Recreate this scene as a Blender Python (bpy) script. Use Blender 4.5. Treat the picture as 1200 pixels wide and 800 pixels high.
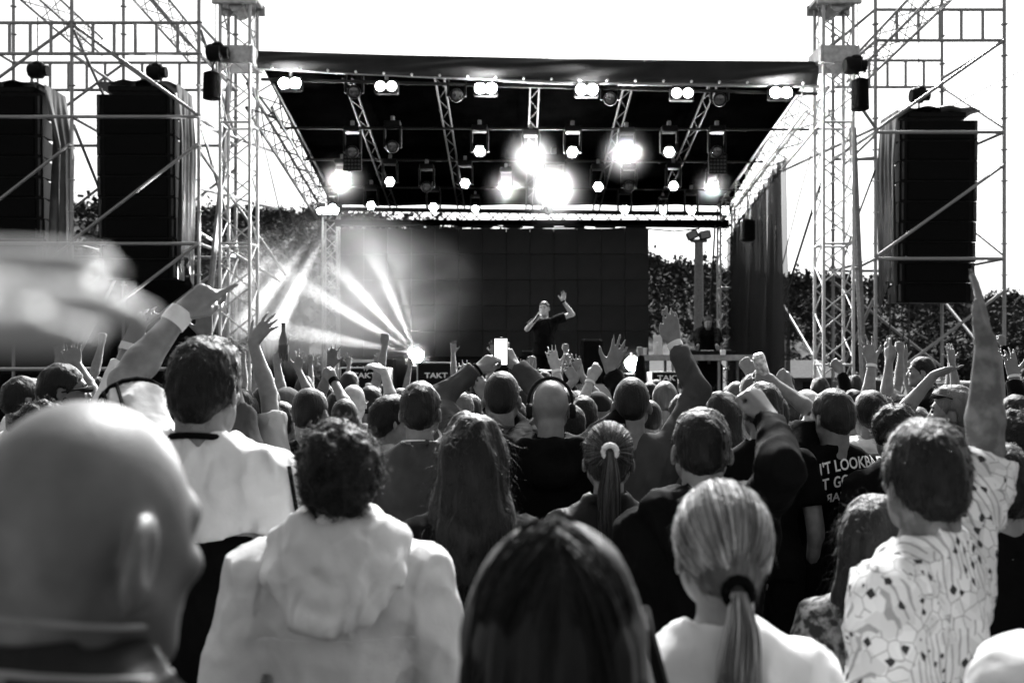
import bpy, math, random
import numpy as np
from mathutils import Vector, Matrix, Quaternion

for _o in list(bpy.data.objects):
    bpy.data.objects.remove(_o, do_unlink=True)
SC = bpy.context.scene
COL = SC.collection
R = math.radians
# ------------------------------------------------------------------ camera
F, CZ, HY = 1167.0, 1.83, 425.0        # focal length in photo pixels, eye height, horizon row
cd = bpy.data.cameras.new('camera')
cam = bpy.data.objects.new('camera', cd); COL.objects.link(cam)
cam.location = (0, 0, CZ); cam.rotation_euler = (R(90), 0, 0)
cd.sensor_fit = 'HORIZONTAL'; cd.sensor_width = 36.0; cd.lens = 35.0
cd.shift_y = 25.0/1200.0
cd.clip_start = 0.05; cd.clip_end = 2000
cd.dof.use_dof = True; cd.dof.focus_distance = 5.2; cd.dof.aperture_fstop = 3.4
SC.camera = cam
# ------------------------------------------------------------------ sky and sun
SUN_EL, SUN_AZ = 46.0, 9.0            # the sun stands high behind the stage, a little to the right
w = bpy.data.worlds.new('World'); SC.world = w; w.use_nodes = True
nt = w.node_tree; nt.nodes.clear()
sky = nt.nodes.new('ShaderNodeTexSky'); sky.sky_type = 'NISHITA'; sky.sun_disc = False
sky.sun_elevation = R(SUN_EL); sky.sun_rotation = R(SUN_AZ)
sky.dust_density = 4.0; sky.air_density = 1.0; sky.ozone_density = 1.0
bwn = nt.nodes.new('ShaderNodeRGBToBW')
bg = nt.nodes.new('ShaderNodeBackground'); bg.inputs['Strength'].default_value = 0.13
wo = nt.nodes.new('ShaderNodeOutputWorld')
nt.links.new(sky.outputs[0], bwn.inputs[0]); nt.links.new(bwn.outputs[0], bg.inputs['Color'])
nt.links.new(bg.outputs[0], wo.inputs['Surface'])
sd = bpy.data.lights.new('sun', 'SUN'); sd.energy = 5.0; sd.angle = R(6); sd.color = (1, 1, 1)
so = bpy.data.objects.new('sun', sd); COL.objects.link(so)
_el, _az = R(SUN_EL), R(SUN_AZ)
_sv = Vector((math.sin(_az)*math.cos(_el), math.cos(_az)*math.cos(_el), math.sin(_el)))
so.rotation_euler = _sv.to_track_quat('Z', 'Y').to_euler()
SC.view_settings.view_transform = 'Standard'; SC.view_settings.look = 'None'
SC.view_settings.exposure = 0.95; SC.view_settings.gamma = 1.0
SC.view_settings.use_curve_mapping = False
SC.render.engine = 'CYCLES'
SC.cycles.max_bounces = 6; SC.cycles.transparent_max_bounces = 12
SC.cycles.volume_bounces = 0; SC.cycles.volume_step_rate = 2.0
SC.cycles.use_denoising = True

# ------------------------------------------------------------------ helpers
def P(px, py, D):
    """photo pixel at depth D (metres along the view) -> world point"""
    return Vector(((px-600)/F*D, D, CZ+(HY-py)/F*D))

MATS = {}
def mat(name, v, rough=0.6, metal=0.0, var=0.25, scale=8.0, bump=0.0, bscale=60.0, spec=0.5, sheen=0.0,
        stretch=(1, 1, 1), coat=0.0, fine=0.0):
    """grey principled material; base colour varies a little by noise, optional fine relief"""
    if name in MATS: return MATS[name]
    m = bpy.data.materials.new(name); m.use_nodes = True; MATS[name] = m
    n = m.node_tree; b = n.nodes['Principled BSDF']
    b.inputs['Roughness'].default_value = rough; b.inputs['Metallic'].default_value = metal
    b.inputs['Specular IOR Level'].default_value = spec
    if sheen: b.inputs['Sheen Weight'].default_value = sheen; b.inputs['Sheen Roughness'].default_value = 0.4
    if coat: b.inputs['Coat Weight'].default_value = coat
    tc = n.nodes.new('ShaderNodeTexCoord'); mp = n.nodes.new('ShaderNodeMapping')
    mp.inputs['Scale'].default_value = stretch
    n.links.new(tc.outputs['Object'], mp.inputs['Vector'])
    nz = n.nodes.new('ShaderNodeTexNoise'); nz.inputs['Scale'].default_value = scale; nz.inputs['Detail'].default_value = 5
    n.links.new(mp.outputs[0], nz.inputs['Vector'])
    mr = n.nodes.new('ShaderNodeMapRange')
    mr.inputs['From Min'].default_value = 0.3; mr.inputs['From Max'].default_value = 0.7
    mr.inputs['To Min'].default_value = v*(1-var); mr.inputs['To Max'].default_value = v*(1+var)
    n.links.new(nz.outputs['Fac'], mr.inputs['Value'])
    cc = n.nodes.new('ShaderNodeCombineColor')
    for i in range(3): n.links.new(mr.outputs[0], cc.inputs[i])
    n.links.new(cc.outputs[0], b.inputs['Base Color'])
    if bump:
        n2 = n.nodes.new('ShaderNodeTexNoise'); n2.inputs['Scale'].default_value = bscale; n2.inputs['Detail'].default_value = 4
        n.links.new(mp.outputs[0], n2.inputs['Vector'])
        bp = n.nodes.new('ShaderNodeBump'); bp.inputs['Strength'].default_value = bump; bp.inputs['Distance'].default_value = 0.01
        n.links.new(n2.outputs['Fac'], bp.inputs['Height']); n.links.new(bp.outputs[0], b.inputs['Normal'])
    return m
def emit(name, s):
    if name in MATS: return MATS[name]
    m = bpy.data.materials.new(name); m.use_nodes = True; MATS[name] = m
    n = m.node_tree; n.nodes.clear()
    e = n.nodes.new('ShaderNodeEmission'); e.inputs['Strength'].default_value = s
    o = n.nodes.new('ShaderNodeOutputMaterial'); n.links.new(e.outputs[0], o.inputs[0])
    return m

def thing(name, label, cat, loc=(0, 0, 0), rz=0.0, group=None):
    o = bpy.data.objects.new(name, None); COL.objects.link(o)
    o.location = loc; o.rotation_euler = (0, 0, rz); o.empty_display_size = 0.1
    o['label'] = label; o['category'] = cat
    if group: o['group'] = group
    return o
def root_of(o):
    while o.parent is not None: o = o.parent
    return o
def link(name, me, parent=None, m=None):
    o = bpy.data.objects.new(name, me); COL.objects.link(o)
    if parent is not None: o.parent = parent
    if m is not None and not me.materials: me.materials.append(m)
    return o
def tag(o, label, cat, group=None):
    o['label'] = label; o['category'] = cat
    if group: o['group'] = group
    return o

def mesh_np(name, V, Q, smooth=True):
    """numpy verts (n,3), faces (m,4) or (m,3) -> mesh"""
    me = bpy.data.meshes.new(name); V = np.asarray(V, np.float32); Q = np.asarray(Q, np.int32)
    k = Q.shape[1]
    me.vertices.add(len(V)); me.vertices.foreach_set('co', V.ravel())
    me.loops.add(Q.size); me.loops.foreach_set('vertex_index', Q.ravel())
    me.polygons.add(len(Q)); me.polygons.foreach_set('loop_start', np.arange(0, Q.size, k, dtype=np.int32))
    me.polygons.foreach_set('use_smooth', np.full(len(Q), smooth))
    me.update(calc_edges=True); me.validate()
    return me

class MB:
    """collects simple shapes in the coordinates of the thing they belong to"""
    def __init__(s): s.v = []; s.f = []
    def add(s, vs, fs):
        n = len(s.v); s.v += [tuple(x) for x in vs]; s.f += [tuple(i+n for i in f) for f in fs]; return s
    def box(s, c, d, rz=0.0, bev=0.0, M=None):
        hx, hy, hz = d[0]/2, d[1]/2, d[2]/2
        if bev <= 0:
            vs = [Vector((x, y, z)) for z in (-hz, hz) for x, y in ((-hx, -hy), (hx, -hy), (hx, hy), (-hx, hy))]
            fs = [(3, 2, 1, 0), (4, 5, 6, 7), (0, 1, 5, 4), (1, 2, 6, 5), (2, 3, 7, 6), (3, 0, 4, 7)]
        else:
            b = min(bev, hx*.9, hy*.9, hz*.9); vs = []; fs = []
            ring = lambda z, i: [Vector((x, y, z)) for x, y in ((-hx+b+i, -hy+i), (hx-b-i, -hy+i), (hx-i, -hy+b+i), (hx-i, hy-b-i), (hx-b-i, hy-i), (-hx+b+i, hy-i), (-hx+i, hy-b-i), (-hx+i, -hy+b+i))]
            for z, i in ((-hz, b*.8), (-hz+b, 0), (hz-b, 0), (hz, b*.8)): vs += ring(z, i)
            fs = [tuple(range(7, -1, -1)), tuple(range(24, 32))]
            for k in range(3):
                for j in range(8): fs.append((k*8+j, k*8+(j+1) % 8, k*8+8+(j+1) % 8, k*8+8+j))
        rot = M if M is not None else Matrix.Rotation(rz, 3, 'Z')
        return s.add([rot @ p + Vector(c) for p in vs], fs)
    def tube(s, a, b, r, n=8, r2=None, cap=True):
        a, b = Vector(a), Vector(b); q = (b-a).to_track_quat('Z', 'Y'); r2 = r if r2 is None else r2
        vs = []
        for p, rr in ((a, r), (b, r2)):
            vs += [p + q @ Vector((math.cos(2*math.pi*i/n)*rr, math.sin(2*math.pi*i/n)*rr, 0)) for i in range(n)]
        fs = [(i, (i+1) % n, n+(i+1) % n, n+i) for i in range(n)]
        if cap: fs += [tuple(range(n-1, -1, -1)), tuple(range(n, 2*n))]
        return s.add(vs, fs)
    def path(s, pts, r, n=6):
        pts = [Vector(p) for p in pts]; vs = []; fs = []; m = len(pts)
        for k, p in enumerate(pts):
            t = (pts[min(k+1, m-1)]-pts[max(k-1, 0)]); q = t.to_track_quat('Z', 'Y'); rr = r[k] if isinstance(r, (list, tuple)) else r
            vs += [p + q @ Vector((math.cos(2*math.pi*i/n)*rr, math.sin(2*math.pi*i/n)*rr, 0)) for i in range(n)]
        for k in range(m-1):
            fs += [(k*n+i, k*n+(i+1) % n, (k+1)*n+(i+1) % n, (k+1)*n+i) for i in range(n)]
        fs += [tuple(range(n-1, -1, -1)), tuple(range((m-1)*n, m*n))]
        return s.add(vs, fs)
    def lathe(s, prof, c=(0, 0, 0), n=16, M=None):
        """profile [(radius, z)...] turned about z"""
        vs = []; fs = []; M = M if M is not None else Matrix.Identity(3)
        for r, z in prof: vs += [M @ Vector((math.cos(2*math.pi*i/n)*r, math.sin(2*math.pi*i/n)*r, z)) + Vector(c) for i in range(n)]
        for k in range(len(prof)-1): fs += [(k*n+i, k*n+(i+1) % n, (k+1)*n+(i+1) % n, (k+1)*n+i) for i in range(n)]
        fs += [tuple(range(n-1, -1, -1)), tuple(range((len(prof)-1)*n, len(prof)*n))]
        return s.add(vs, fs)
    def grid(s, fn, nu, nv):
        vs = [fn(i/nu, j/nv) for j in range(nv+1) for i in range(nu+1)]
        fs = [(j*(nu+1)+i, j*(nu+1)+i+1, (j+1)*(nu+1)+i+1, (j+1)*(nu+1)+i) for j in range(nv) for i in range(nu)]
        return s.add(vs, fs)
    def mesh(s, name, smooth=False):
        me = bpy.data.meshes.new(name); me.from_pydata(s.v, [], s.f)
        if smooth:
            me.polygons.foreach_set('use_smooth', [True]*len(me.polygons))
        me.update(); return me
    def build(s, name, m, parent=None, smooth=False, off=None):
        """off: world location of the thing when the shapes were given in world coordinates"""
        if off is not None: s.v = [(x-off[0], y-off[1], z-off[2]) for x, y, z in s.v]
        o = link(name, s.mesh(name, smooth), parent, m)
        if smooth:
            try: o.data.set_sharp_from_angle(angle=R(40))
            except Exception: pass
        return o

_unit = {}
def unit_tube(m, n=8):
    if (m.name, n) not in _unit:
        me = MB().tube((0, 0, 0), (0, 0, 1), 1, n).mesh('tube', True); me.materials.append(m)
        try: me.set_sharp_from_angle(angle=R(50))
        except Exception: pass
        _unit[(m.name, n)] = me
    return _unit[(m.name, n)]
def rod(name, a, b, r, m, parent, off=(0, 0, 0), n=8):
    """one straight tube as an object of its own; all rods of a material share one mesh"""
    a, b = Vector(a)-Vector(off), Vector(b)-Vector(off)
    o = bpy.data.objects.new(name, unit_tube(m, n)); COL.objects.link(o); o.parent = parent
    o.location = a; o.rotation_mode = 'QUATERNION'; o.rotation_quaternion = (b-a).to_track_quat('Z', 'Y')
    o.scale = (r, r, (b-a).length)
    return o
def text_mesh(s, size, depth=0.002, name='lettering', mirror=False, res=2):
    c = bpy.data.curves.new(name, 'FONT'); c.body = s; c.size = size; c.extrude = depth; c.align_x = 'CENTER'; c.align_y = 'CENTER'; c.resolution_u = res
    c.offset = size*0.018
    o = bpy.data.objects.new(name, c); COL.objects.link(o)
    bpy.context.view_layer.update()
    me = bpy.data.meshes.new_from_object(o.evaluated_get(bpy.context.evaluated_depsgraph_get()))
    bpy.data.objects.remove(o, do_unlink=True); me.name = name
    if mirror:
        for v in me.vertices: v.co.x = -v.co.x
        me.flip_normals()
    return me

def truss(parent, off, a, b, m, w=0.4, r=0.024, rb=0.011, step=0.4, up=(0, 0, 1), faces=(0, 1, 2, 3), n=8):
    """square lattice girder: four chords and single diagonal lacing, each tube its own part"""
    a, b = Vector(a), Vector(b); d = (b-a).normalized(); u = Vector(up); s = d.cross(u).normalized(); u = s.cross(d).normalized()
    cs = [(-1, -1), (1, -1), (1, 1), (-1, 1)]
    C = [s*(x*w/2)+u*(y*w/2) for x, y in cs]
    for c in C: rod('chord', a+c, b+c, r, m, parent, off, n)
    L = (b-a).length; k = max(1, round(L/step))
    for f in faces:
        c0, c1 = C[f], C[(f+1) % 4]
        for i in range(k):
            t0, t1 = i/k, (i+1)/k
            p, q = (c0, c1) if i % 2 == 0 else (c1, c0)
            rod('brace', a.lerp(b, t0)+p, a.lerp(b, t1)+q, rb, m, parent, off, 6)
# ================================================================== setting
rng = random.Random(7)
M_alu = mat('aluminium', 0.42, 0.42, 0.6, 0.25, 14, 0.05, 90)
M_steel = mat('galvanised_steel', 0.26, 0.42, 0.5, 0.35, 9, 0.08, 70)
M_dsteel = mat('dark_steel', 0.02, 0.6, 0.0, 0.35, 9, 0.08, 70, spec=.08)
M_black = mat('black_paint', 0.005, 0.6, 0, 0.3, 12, 0.05, 120, spec=.12)
M_cloth = mat('black_cloth', 0.004, 0.9, 0, 0.4, 5, 0.2, 40, spec=.08)
M_tarp = mat('tarpaulin', 0.05, 0.32, 0, 0.4, 4, 0.25, 9)
M_roof = mat('roof_fabric', 0.0007, 0.9, 0, 0.5, 3, 0.1, 12, spec=.0)
M_ban = mat('banner_fabric', 0.016, 0.55, 0, 0.3, 3, 0.12, 14, spec=.25)
M_wood = mat('deck_board', 0.04, 0.7, 0, 0.4, 5, 0.1, 30)
M_white = mat('white_print', 0.8, 0.6, 0, 0.05)
M_grey = mat('grey_plastic', 0.03, 0.5, 0, 0.3, 10)
M_pale = mat('pale_plastic', 0.55, 0.45, 0, 0.15, 10)
M_strap = mat('grey_webbing', 0.16, 0.8, 0, 0.3, 20)
M_cable = mat('black_rubber', 0.012, 0.6)
M_led = mat('led_tile', 0.022, 0.6, 0, 0.35, 1.1, 0.05, 300, spec=.2)
M_grass = mat('worn_grass', 0.03, 0.95, 0, 0.5, 0.6, 0.6, 4)
M_forest = mat('forest_leaf', 0.029, 0.9, 0, 0.35, 0.2, spec=0.05)
M_leaf = mat('tree_leaf', 0.030, 0.8, 0, 0.6, 1.5, spec=0.15)
M_bark = mat('bark', 0.04, 0.9, 0, 0.4, 12, 0.4, 20)
M_glow = emit('lamp_glow', 60.0); M_hot = emit('lamp_hot', 400.0); M_dimglow = emit('lamp_dim', 5.0)
M_glass = mat('lens_glass', 0.03, 0.08, 0, 0.1, coat=1.0)

g = MB().grid(lambda u, v: (-300+600*u, -60+900*v, 0.0), 12, 18).build('ground', M_grass); g['kind'] = 'structure'

# ---- hill behind the stage
def ridge_py(px):
    return float(np.interp(px, [-700, -200, 100, 300, 420, 600, 760, 850, 930, 990, 1040, 1150, 1260, 1700, 2200],
                           [225, 232, 240, 244, 256, 285, 314, 326, 322, 340, 350, 356, 348, 330, 310]))
HD = 170.0
def hill_z(x, y):
    top = CZ+(HY-ridge_py(600+x/HD*F))/F*HD - 2.0
    t = min(1, max(0, (y-62)/(HD-62))); t = t*t*(3-2*t)
    back = max(0.0, (y-HD)/120.0)
    return -0.05+top*t*(1-0.15*back) + 1.2*math.sin(x*0.06+y*0.05)*t
h = MB().grid(lambda u, v: ((-330+660*u), 58+190*v, hill_z(-330+660*u, 58+190*v)), 110, 40).build('hill', M_grass, smooth=True); h['kind'] = 'structure'

def leaf_cloud(c, rx, rz, n, size, rs, cone=0.0):
    """leaf-clump faces through a crown volume -> verts, quads"""
    nb = 7
    lob = rs.normal(size=(nb, 3))*[rx*.42, rx*.42, rz*.42]
    pick = lob[rs.integers(0, nb, n)]
    d = rs.normal(size=(n, 3)); d /= np.linalg.norm(d, axis=1)[:, None]
    rad = (0.45+0.55*rs.random(n)**0.5)[:, None]
    p = pick + d*rad*np.array([rx*.55, rx*.55, rz*.5])
    if cone:
        h = np.clip((p[:, 2]+rz)/(2*rz), 0, 1); p[:, :2] *= (1.25-cone*h)[:, None]
    p += np.array(c)
    a = rs.normal(size=(n, 3)); a /= np.linalg.norm(a, axis=1)[:, None]
    b = np.cross(a, rs.normal(size=(n, 3))); b /= np.linalg.norm(b, axis=1)[:, None]
    s = (size*(0.6+0.8*rs.random(n)))[:, None]
    V = np.stack([p-a*s-b*s*.6, p+a*s-b*s*.5, p+a*s*.9+b*s*.7, p-a*s*.8+b*s*.6], 1).reshape(-1, 3)
    return V
rs = np.random.default_rng(11)
Vs = []
for i in range(8200):
    y = 92+130*rs.random(); x = rs.uniform(-0.82, 0.84)*y
    px = 600+x/y*F
    vis = 215 < px < 405 or 745 < px < 1240
    if not vis and i % 2: continue
    z0 = hill_z(x, y); hgt = rs.uniform(1.7, 3.4)*(1.15 if abs(x/y) > .53 else 1); con = rs.random() < 0.35
    Vs.append(leaf_cloud((x, y, z0+hgt*.5), hgt*(.26 if con else .40), hgt*.52, int((32 if y > 120 else 56)*(1 if vis else .55)), hgt*(.085 if y > 120 else .06)*(1 if vis else 1.4), rs, 0.9 if con else 0))
V = np.concatenate(Vs); fo = link('hillside_forest', mesh_np('forest', V, np.arange(len(V)).reshape(-1, 4), False), None, M_forest)
fo['kind'] = 'stuff'; fo['label'] = 'dark dense forest covering the hill behind the stage'; fo['category'] = 'forest'

def tree(name, label, px, py_top, D, wid, group=None, dense=1400, crown_low=0.2):
    b = P(px, 425, D); H = CZ+(HY-py_top)/F*D
    t = thing(name, label, 'tree', (b.x, D, 0), 0, group)
    tr = MB(); tr.path([(0, 0, 0), (.06, .03, H*.25), (-.05, 0, H*.5), (.03, 0, H*.8)], [H*.035, H*.026, H*.018, H*.006], 8)
    for k in range(7):
        a = k*2.4; z = H*(.28+.07*k); L = wid*(.45-.03*k)
        tr.path([(0, 0, z), (math.cos(a)*L*.5, math.sin(a)*L*.5, z+H*.06), (math.cos(a)*L, math.sin(a)*L, z+H*.15)], [H*.014, H*.009, H*.003], 5)
    tr.build('trunk', M_bark, t, True)
    V = leaf_cloud((0, 0, H*(.5+crown_low/2)), wid*.5, H*(.5-crown_low/2), dense, H*.020, rs)
    link('crown', mesh_np('crown', V, np.arange(len(V)).reshape(-1, 4), False), t, M_leaf)
tree('broadleaf_tree', 'round leafy tree seen below the bottom of the hanging speaker column', 1088, 366, 46, 5.0, dense=5200)
tree('broadleaf_tree', 'broad leafy tree beside the outermost scaffold post on the right tower', 1158, 372, 43, 4.4, dense=4400)
tree('broadleaf_tree', 'tall dark tree at the edge of the wood beyond the scaffold tower', 1215, 345, 50, 5.0, dense=4800)
tree('young_tree', 'pale young tree standing behind the roof of the small hut', 948, 402, 36, 2.4, dense=3400)
tree('broadleaf_tree', 'dense tree behind the pale lattice tower carrying the stage roof', 1012, 380, 52, 4.6, dense=4400)
tree('broadleaf_tree', 'dark tree in the haze behind the left lattice tower', 235, 330, 60, 6.0, dense=4800)
tree('broadleaf_tree', 'leafy tree in the smoke between the two left lattice towers', 335, 345, 62, 6.5, dense=4800)

# ---- small hut
hp = P(922, 425, 33)
ht = thing('hut', 'small hut with a pale pitched roof beyond the stage', 'hut', (hp.x, 33, 0), R(12))
MB().box((0, 0, .68), (2.0, 2.2, 1.36)).build('wall', M_bark, ht)
rf = MB(); rf.add([(-1.25, -1.3, 1.3), (1.25, -1.3, 1.3), (1.25, 0, 1.86), (-1.25, 0, 1.86), (1.25, 1.3, 1.3), (-1.25, 1.3, 1.3),
                   (-1.25, -1.3, 1.36), (1.25, -1.3, 1.36), (1.25, 0, 1.92), (-1.25, 0, 1.92), (1.25, 1.3, 1.36), (-1.25, 1.3, 1.36)],
                  [(0, 1, 2, 3), (3, 2, 4, 5), (6, 9, 8, 7), (9, 11, 10, 8), (0, 6, 7, 1), (5, 4, 10, 11), (0, 3, 9, 6), (3, 5, 11, 9), (1, 7, 8, 2), (2, 8, 10, 4)]).build('roof', M_bark, ht)
MB().box((.35, -1.12, .62), (.7, .05, 1.2)).build('door', M_black, ht)

# ---- floodlight mast
fp = P(819, 425, 30)
mt = thing('floodlight_mast', 'grey floodlight mast with two lamp heads rising beside the video wall', 'mast', (fp.x, 30, 0))
MB().tube((0, 0, 0), (0, 0, 5.45), .17, 12, .13).build('pole', M_strap, mt, True)
MB().box((0, 0, 5.5), (.5, .12, .10), bev=.02).build('crossarm', M_strap, mt)
for sx, a in ((-.22, 25), (.16, 10)):
    hd = MB().box((sx, -.12, 5.66), (.34, .26, .26), bev=.04, M=Matrix.Rotation(R(-a), 3, 'Y')).build('lamp_head', M_black, mt)
    MB().box((sx-.02, -.255, 5.65), (.26, .02, .19), bev=.005, M=Matrix.Rotation(R(-a), 3, 'Y')).build('glass', M_glass, hd)

# ================================================================== stage
SX, SY0, SY1, SZ = 0.36, 14.75, 21.6, 1.06
st = thing('stage', 'raised black concert stage platform behind the crowd', 'stage', (SX, SY0, 0))
nb = 12
for i in range(nb):
    x0 = -4.55+9.1*i/nb
    for j in range(4):
        yy = (SY1-SY0)/4
        MB().box((x0+9.1/nb/2, yy*(j+.5), SZ-.03), (9.1/nb-.012, yy-.012, .06)).build('deck_board', M_wood, st)
def skirt(u, v): return (-4.6+9.2*u, .06*math.sin(u*150)*.5-.04, (SZ-.07)*v)
MB().grid(skirt, 160, 3).build('front_skirt', M_cloth, st, True)
for x in (-4.5, -1.5, 1.5, 4.5):
    for y in (.4, 3.4, 6.4): rod('support_leg', (x, y, 0), (x, y, SZ-.07), .04, M_steel, st)
MB().box((0, 3.4, SZ-.12), (9.0, 6.7, .08)).build('subframe', M_steel, st)

# ---- video wall
LY = 20.35
x0, x1 = (399-600)/F*LY, (760-600)/F*LY
zt, zb = P(0, 268, LY).z, P(0, 418, LY).z
vw = thing('video_wall', 'dark switched-off video wall of square tiles behind the singer', 'video wall', (x0, LY, SZ))
nx, nz = 13, 5
tw, thh = (x1-x0)/nx, (zt-zb)/nz
tile = MB().box((0, 0, 0), (tw-.004, .09, thh-.004), bev=.006).mesh('tile'); tile.materials.append(M_led)
for i in range(nx):
    for j in range(nz):
        o = link('tile', tile, vw); o.location = ((i+.5)*tw, rng.uniform(-.003, .003), zb-SZ+(j+.5)*thh)
MB().box(((x1-x0)/2, .12, (zt-SZ)/2), (x1-x0-.1, .05, zt-SZ-.1)).build('back_frame', M_black, vw)
MB().box(((x1-x0)/2, .0, (zb-SZ)/2-.01), (x1-x0, .30, zb-SZ-.03)).build('plinth', M_black, vw)
for i in range(6): # pale hanging bumper blocks above
    xx = (x1-x0)*(.46+.1*i)
    MB().box((xx, .02, zt-SZ+.05), (.42, .06, .07), bev=.01).build('hanging_bar', M_black, vw)

# ---- towers
def tower(px, D, zt_, label, w, full=True):
    x = (px-600)/F*D
    t = thing('roof_tower', label, 'tower', (x, D, 0))
    truss(t, (0, 0, 0), (0, 0, .12), (0, 0, zt_), M_alu, w, .027 if full else .022, .012 if full else .010, .36 if full else .3, up=(0, 1, 0))
    MB().box((0, 0, .06), (1.0, 1.0, .12), bev=.02).build('base_plate', M_steel, t)
    k = int(zt_/2)
    for i in range(1, k+1):
        z = i*zt_/(k+1)
        for a, b in (((-1, -1), (1, -1)), ((1, -1), (1, 1)), ((1, 1), (-1, 1)), ((-1, 1), (-1, -1))):
            rod('cross_tube', (a[0]*w/2, a[1]*w/2, z), (b[0]*w/2, b[1]*w/2, z), .018, M_alu, t)
    if full:
        hb = MB().box((0, 0, zt_+.06), (.62, .56, .07), bev=.01)
        hb.box((0, -.26, zt_+.02), (.66, .06, .16), bev=.01).box((0, .26, zt_+.02), (.66, .06, .16), bev=.01)
        hb.build('head_block', M_alu, t)
        MB().tube((0, -.2, zt_-.05), (0, .2, zt_-.05), .10, 14).build('pulley', M_alu, t, True)
        sz = P(0, 70, D).z
        sl = MB()
        for s_ in (-1, 1):
            sl.box((s_*.27, 0, sz), (.05, .60, .26), bev=.01); sl.box((0, s_*.27, sz), (.50, .05, .26), bev=.01)
        sl.build('sleeve_block', M_alu, t)
        for s_ in (-1, 1):
            rod('lift_chain', (s_*.29, -.2, sz+.12), (s_*.29, -.2, zt_), .008, M_steel, t)
    return x
TX0 = tower(280, 15.0, 7.2, 'pale lattice tower at the stage corner beside the two covered speaker columns', .44)
TX1 = tower(977, 15.0, 7.2, 'pale lattice tower at the stage corner beside the single speaker column', .44)
tower(388, 21.0, 5.1, 'slim lattice tower at the back of the stage standing in the smoke', .30, False)
tower(851, 21.0, 5.1, 'slim lattice tower at the back of the stage behind the disc jockey', .30, False)

def hoist(px, py, D, label, r=.13, bag=None, flip=1, top=None):
    c = P(px, py, D); t = thing('chain_hoist', label, 'hoist', c)
    MB().lathe([(.02, -.14), (r*.8, -.14), (r, -.10), (r, .06), (r*.7, .08), (r*.7, .17), (.02, .17)], n=16, M=Matrix.Rotation(R(90), 3, 'Y')).build('motor', M_black, t, True)
    MB().box((.02, 0, .02), (.16, .2, .24), bev=.03).build('gearbox', M_black, t)
    rod('hook', (0, 0, -.1), (0, 0, -.3), .018, M_steel, t)
    if top is not None: rod('chain', (0, 0, .1), (0, 0, P(px, top, D).z-c.z), .010, M_cable, t)
    if bag:
        bx, by, bl = bag
        p = P(bx, by, D)-c
        MB().lathe([(.06, 0), (.12, -.03), (.125, -bl*.5), (.13, -bl*.95), (.05, -bl)], p, 14).build('chain_bag', M_cloth, t, True)
        rod('bag_strap', (0, 0, 0), p, .012, M_cable, t)
hoist(254, 62, 14.6, 'black chain hoist with a cloth chain bag beside the left tower sleeve', bag=(248, 84, .42))
hoist(1001, 77, 14.6, 'black chain hoist with a long cloth chain bag beside the right tower sleeve', bag=(1008, 92, .48))

# ---- roof
RF = thing('stage_roof', 'black stage roof with lattice girders sloping down to the back', 'roof', (SX, 15, 6))
ro = Vector((SX, 15, 6))
fl, fr = P(302, 70, 15), P(958, 82, 15)
def roof_z(y, x):
    t = (y-15)/6.05
    zf = 6.40-.03*(x-SX)/4
    return zf*(1-t)+5.17*t
def canopy(u, v):
    x = -3.83+8.42*u; y = 15+6.1*v
    return Vector((x, y, roof_z(y, x)+.03*math.sin(u*31)*math.sin(v*9)))-ro
MB().grid(canopy, 60, 24).build('canopy', M_roof, RF, True)
# front banner, with folds and a row of eyelets
bt = lambda u: np.interp(u, [0, .25, .53, .8, 1], [59.5, 64.5, 68.5, 71, 73])
bb = lambda u: np.interp(u, [0, .25, .53, .8, 1], [80, 88.5, 94.5, 97.5, 99.5])
def banner(u, v):
    px = 302+656*u; py = bt(u)*(1-v)+bb(u)*v
    p = P(px, py, 14.93)
    f = math.sin(u*17+v*5.2+math.sin(u*5)*2)*.035+math.sin(u*41+v*8)*.014
    p.y += f*(math.sin(v*math.pi)**.6 if 0 < v < 1 else 0)-.05*math.sin(v*math.pi)
    return p-ro
MB().grid(banner, 170, 10).build('front_banner', M_ban, RF, True)
for i in range(20):
    u = (i+.5)/20; p = P(302+656*u, bb(u)-1.5, 14.88)-ro
    MB().lathe([(.02, -.01), (.02, .01)], p, 8, Matrix.Rotation(R(90), 3, 'X')).build('eyelet', M_white, RF)
def pl(px0, py0, d0, px1, py1, d1, r, name='roof_pipe', m=M_steel): rod(name, P(px0, py0, d0), P(px1, py1, d1), r, m, RF, ro)
pl(300, 80, 14.99, 650, 97, 14.99, .026); pl(650, 97, 14.985, 960, 101.5, 14.99, .026)
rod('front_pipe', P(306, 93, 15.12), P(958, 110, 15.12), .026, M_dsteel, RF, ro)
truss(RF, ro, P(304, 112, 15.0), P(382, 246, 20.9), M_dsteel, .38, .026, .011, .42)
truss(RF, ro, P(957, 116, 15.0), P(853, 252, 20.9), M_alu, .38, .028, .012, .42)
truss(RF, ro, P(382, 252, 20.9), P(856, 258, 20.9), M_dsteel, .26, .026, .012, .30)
def valance(u, v): p_ = P(392+462*u, 257.5+7.5*v+2*math.sin(u*40)*v*.5, 20.62); return p_-ro
MB().grid(valance, 80, 2).build('added_valance', M_roof, RF)  # black cloth strip added to narrow the bright sky gap
PIPES = {2: (150, 152, 16.1, 328, 948), 3: (187, 190, 18.2, 352, 894), 4: (219, 223, 19.6, 372, 880)}
for k, (ya, yb, D, xa, xb) in PIPES.items(): pl(xa, ya, D, xb, yb, D, .020, 'lamp_pipe', M_dsteel)
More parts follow.
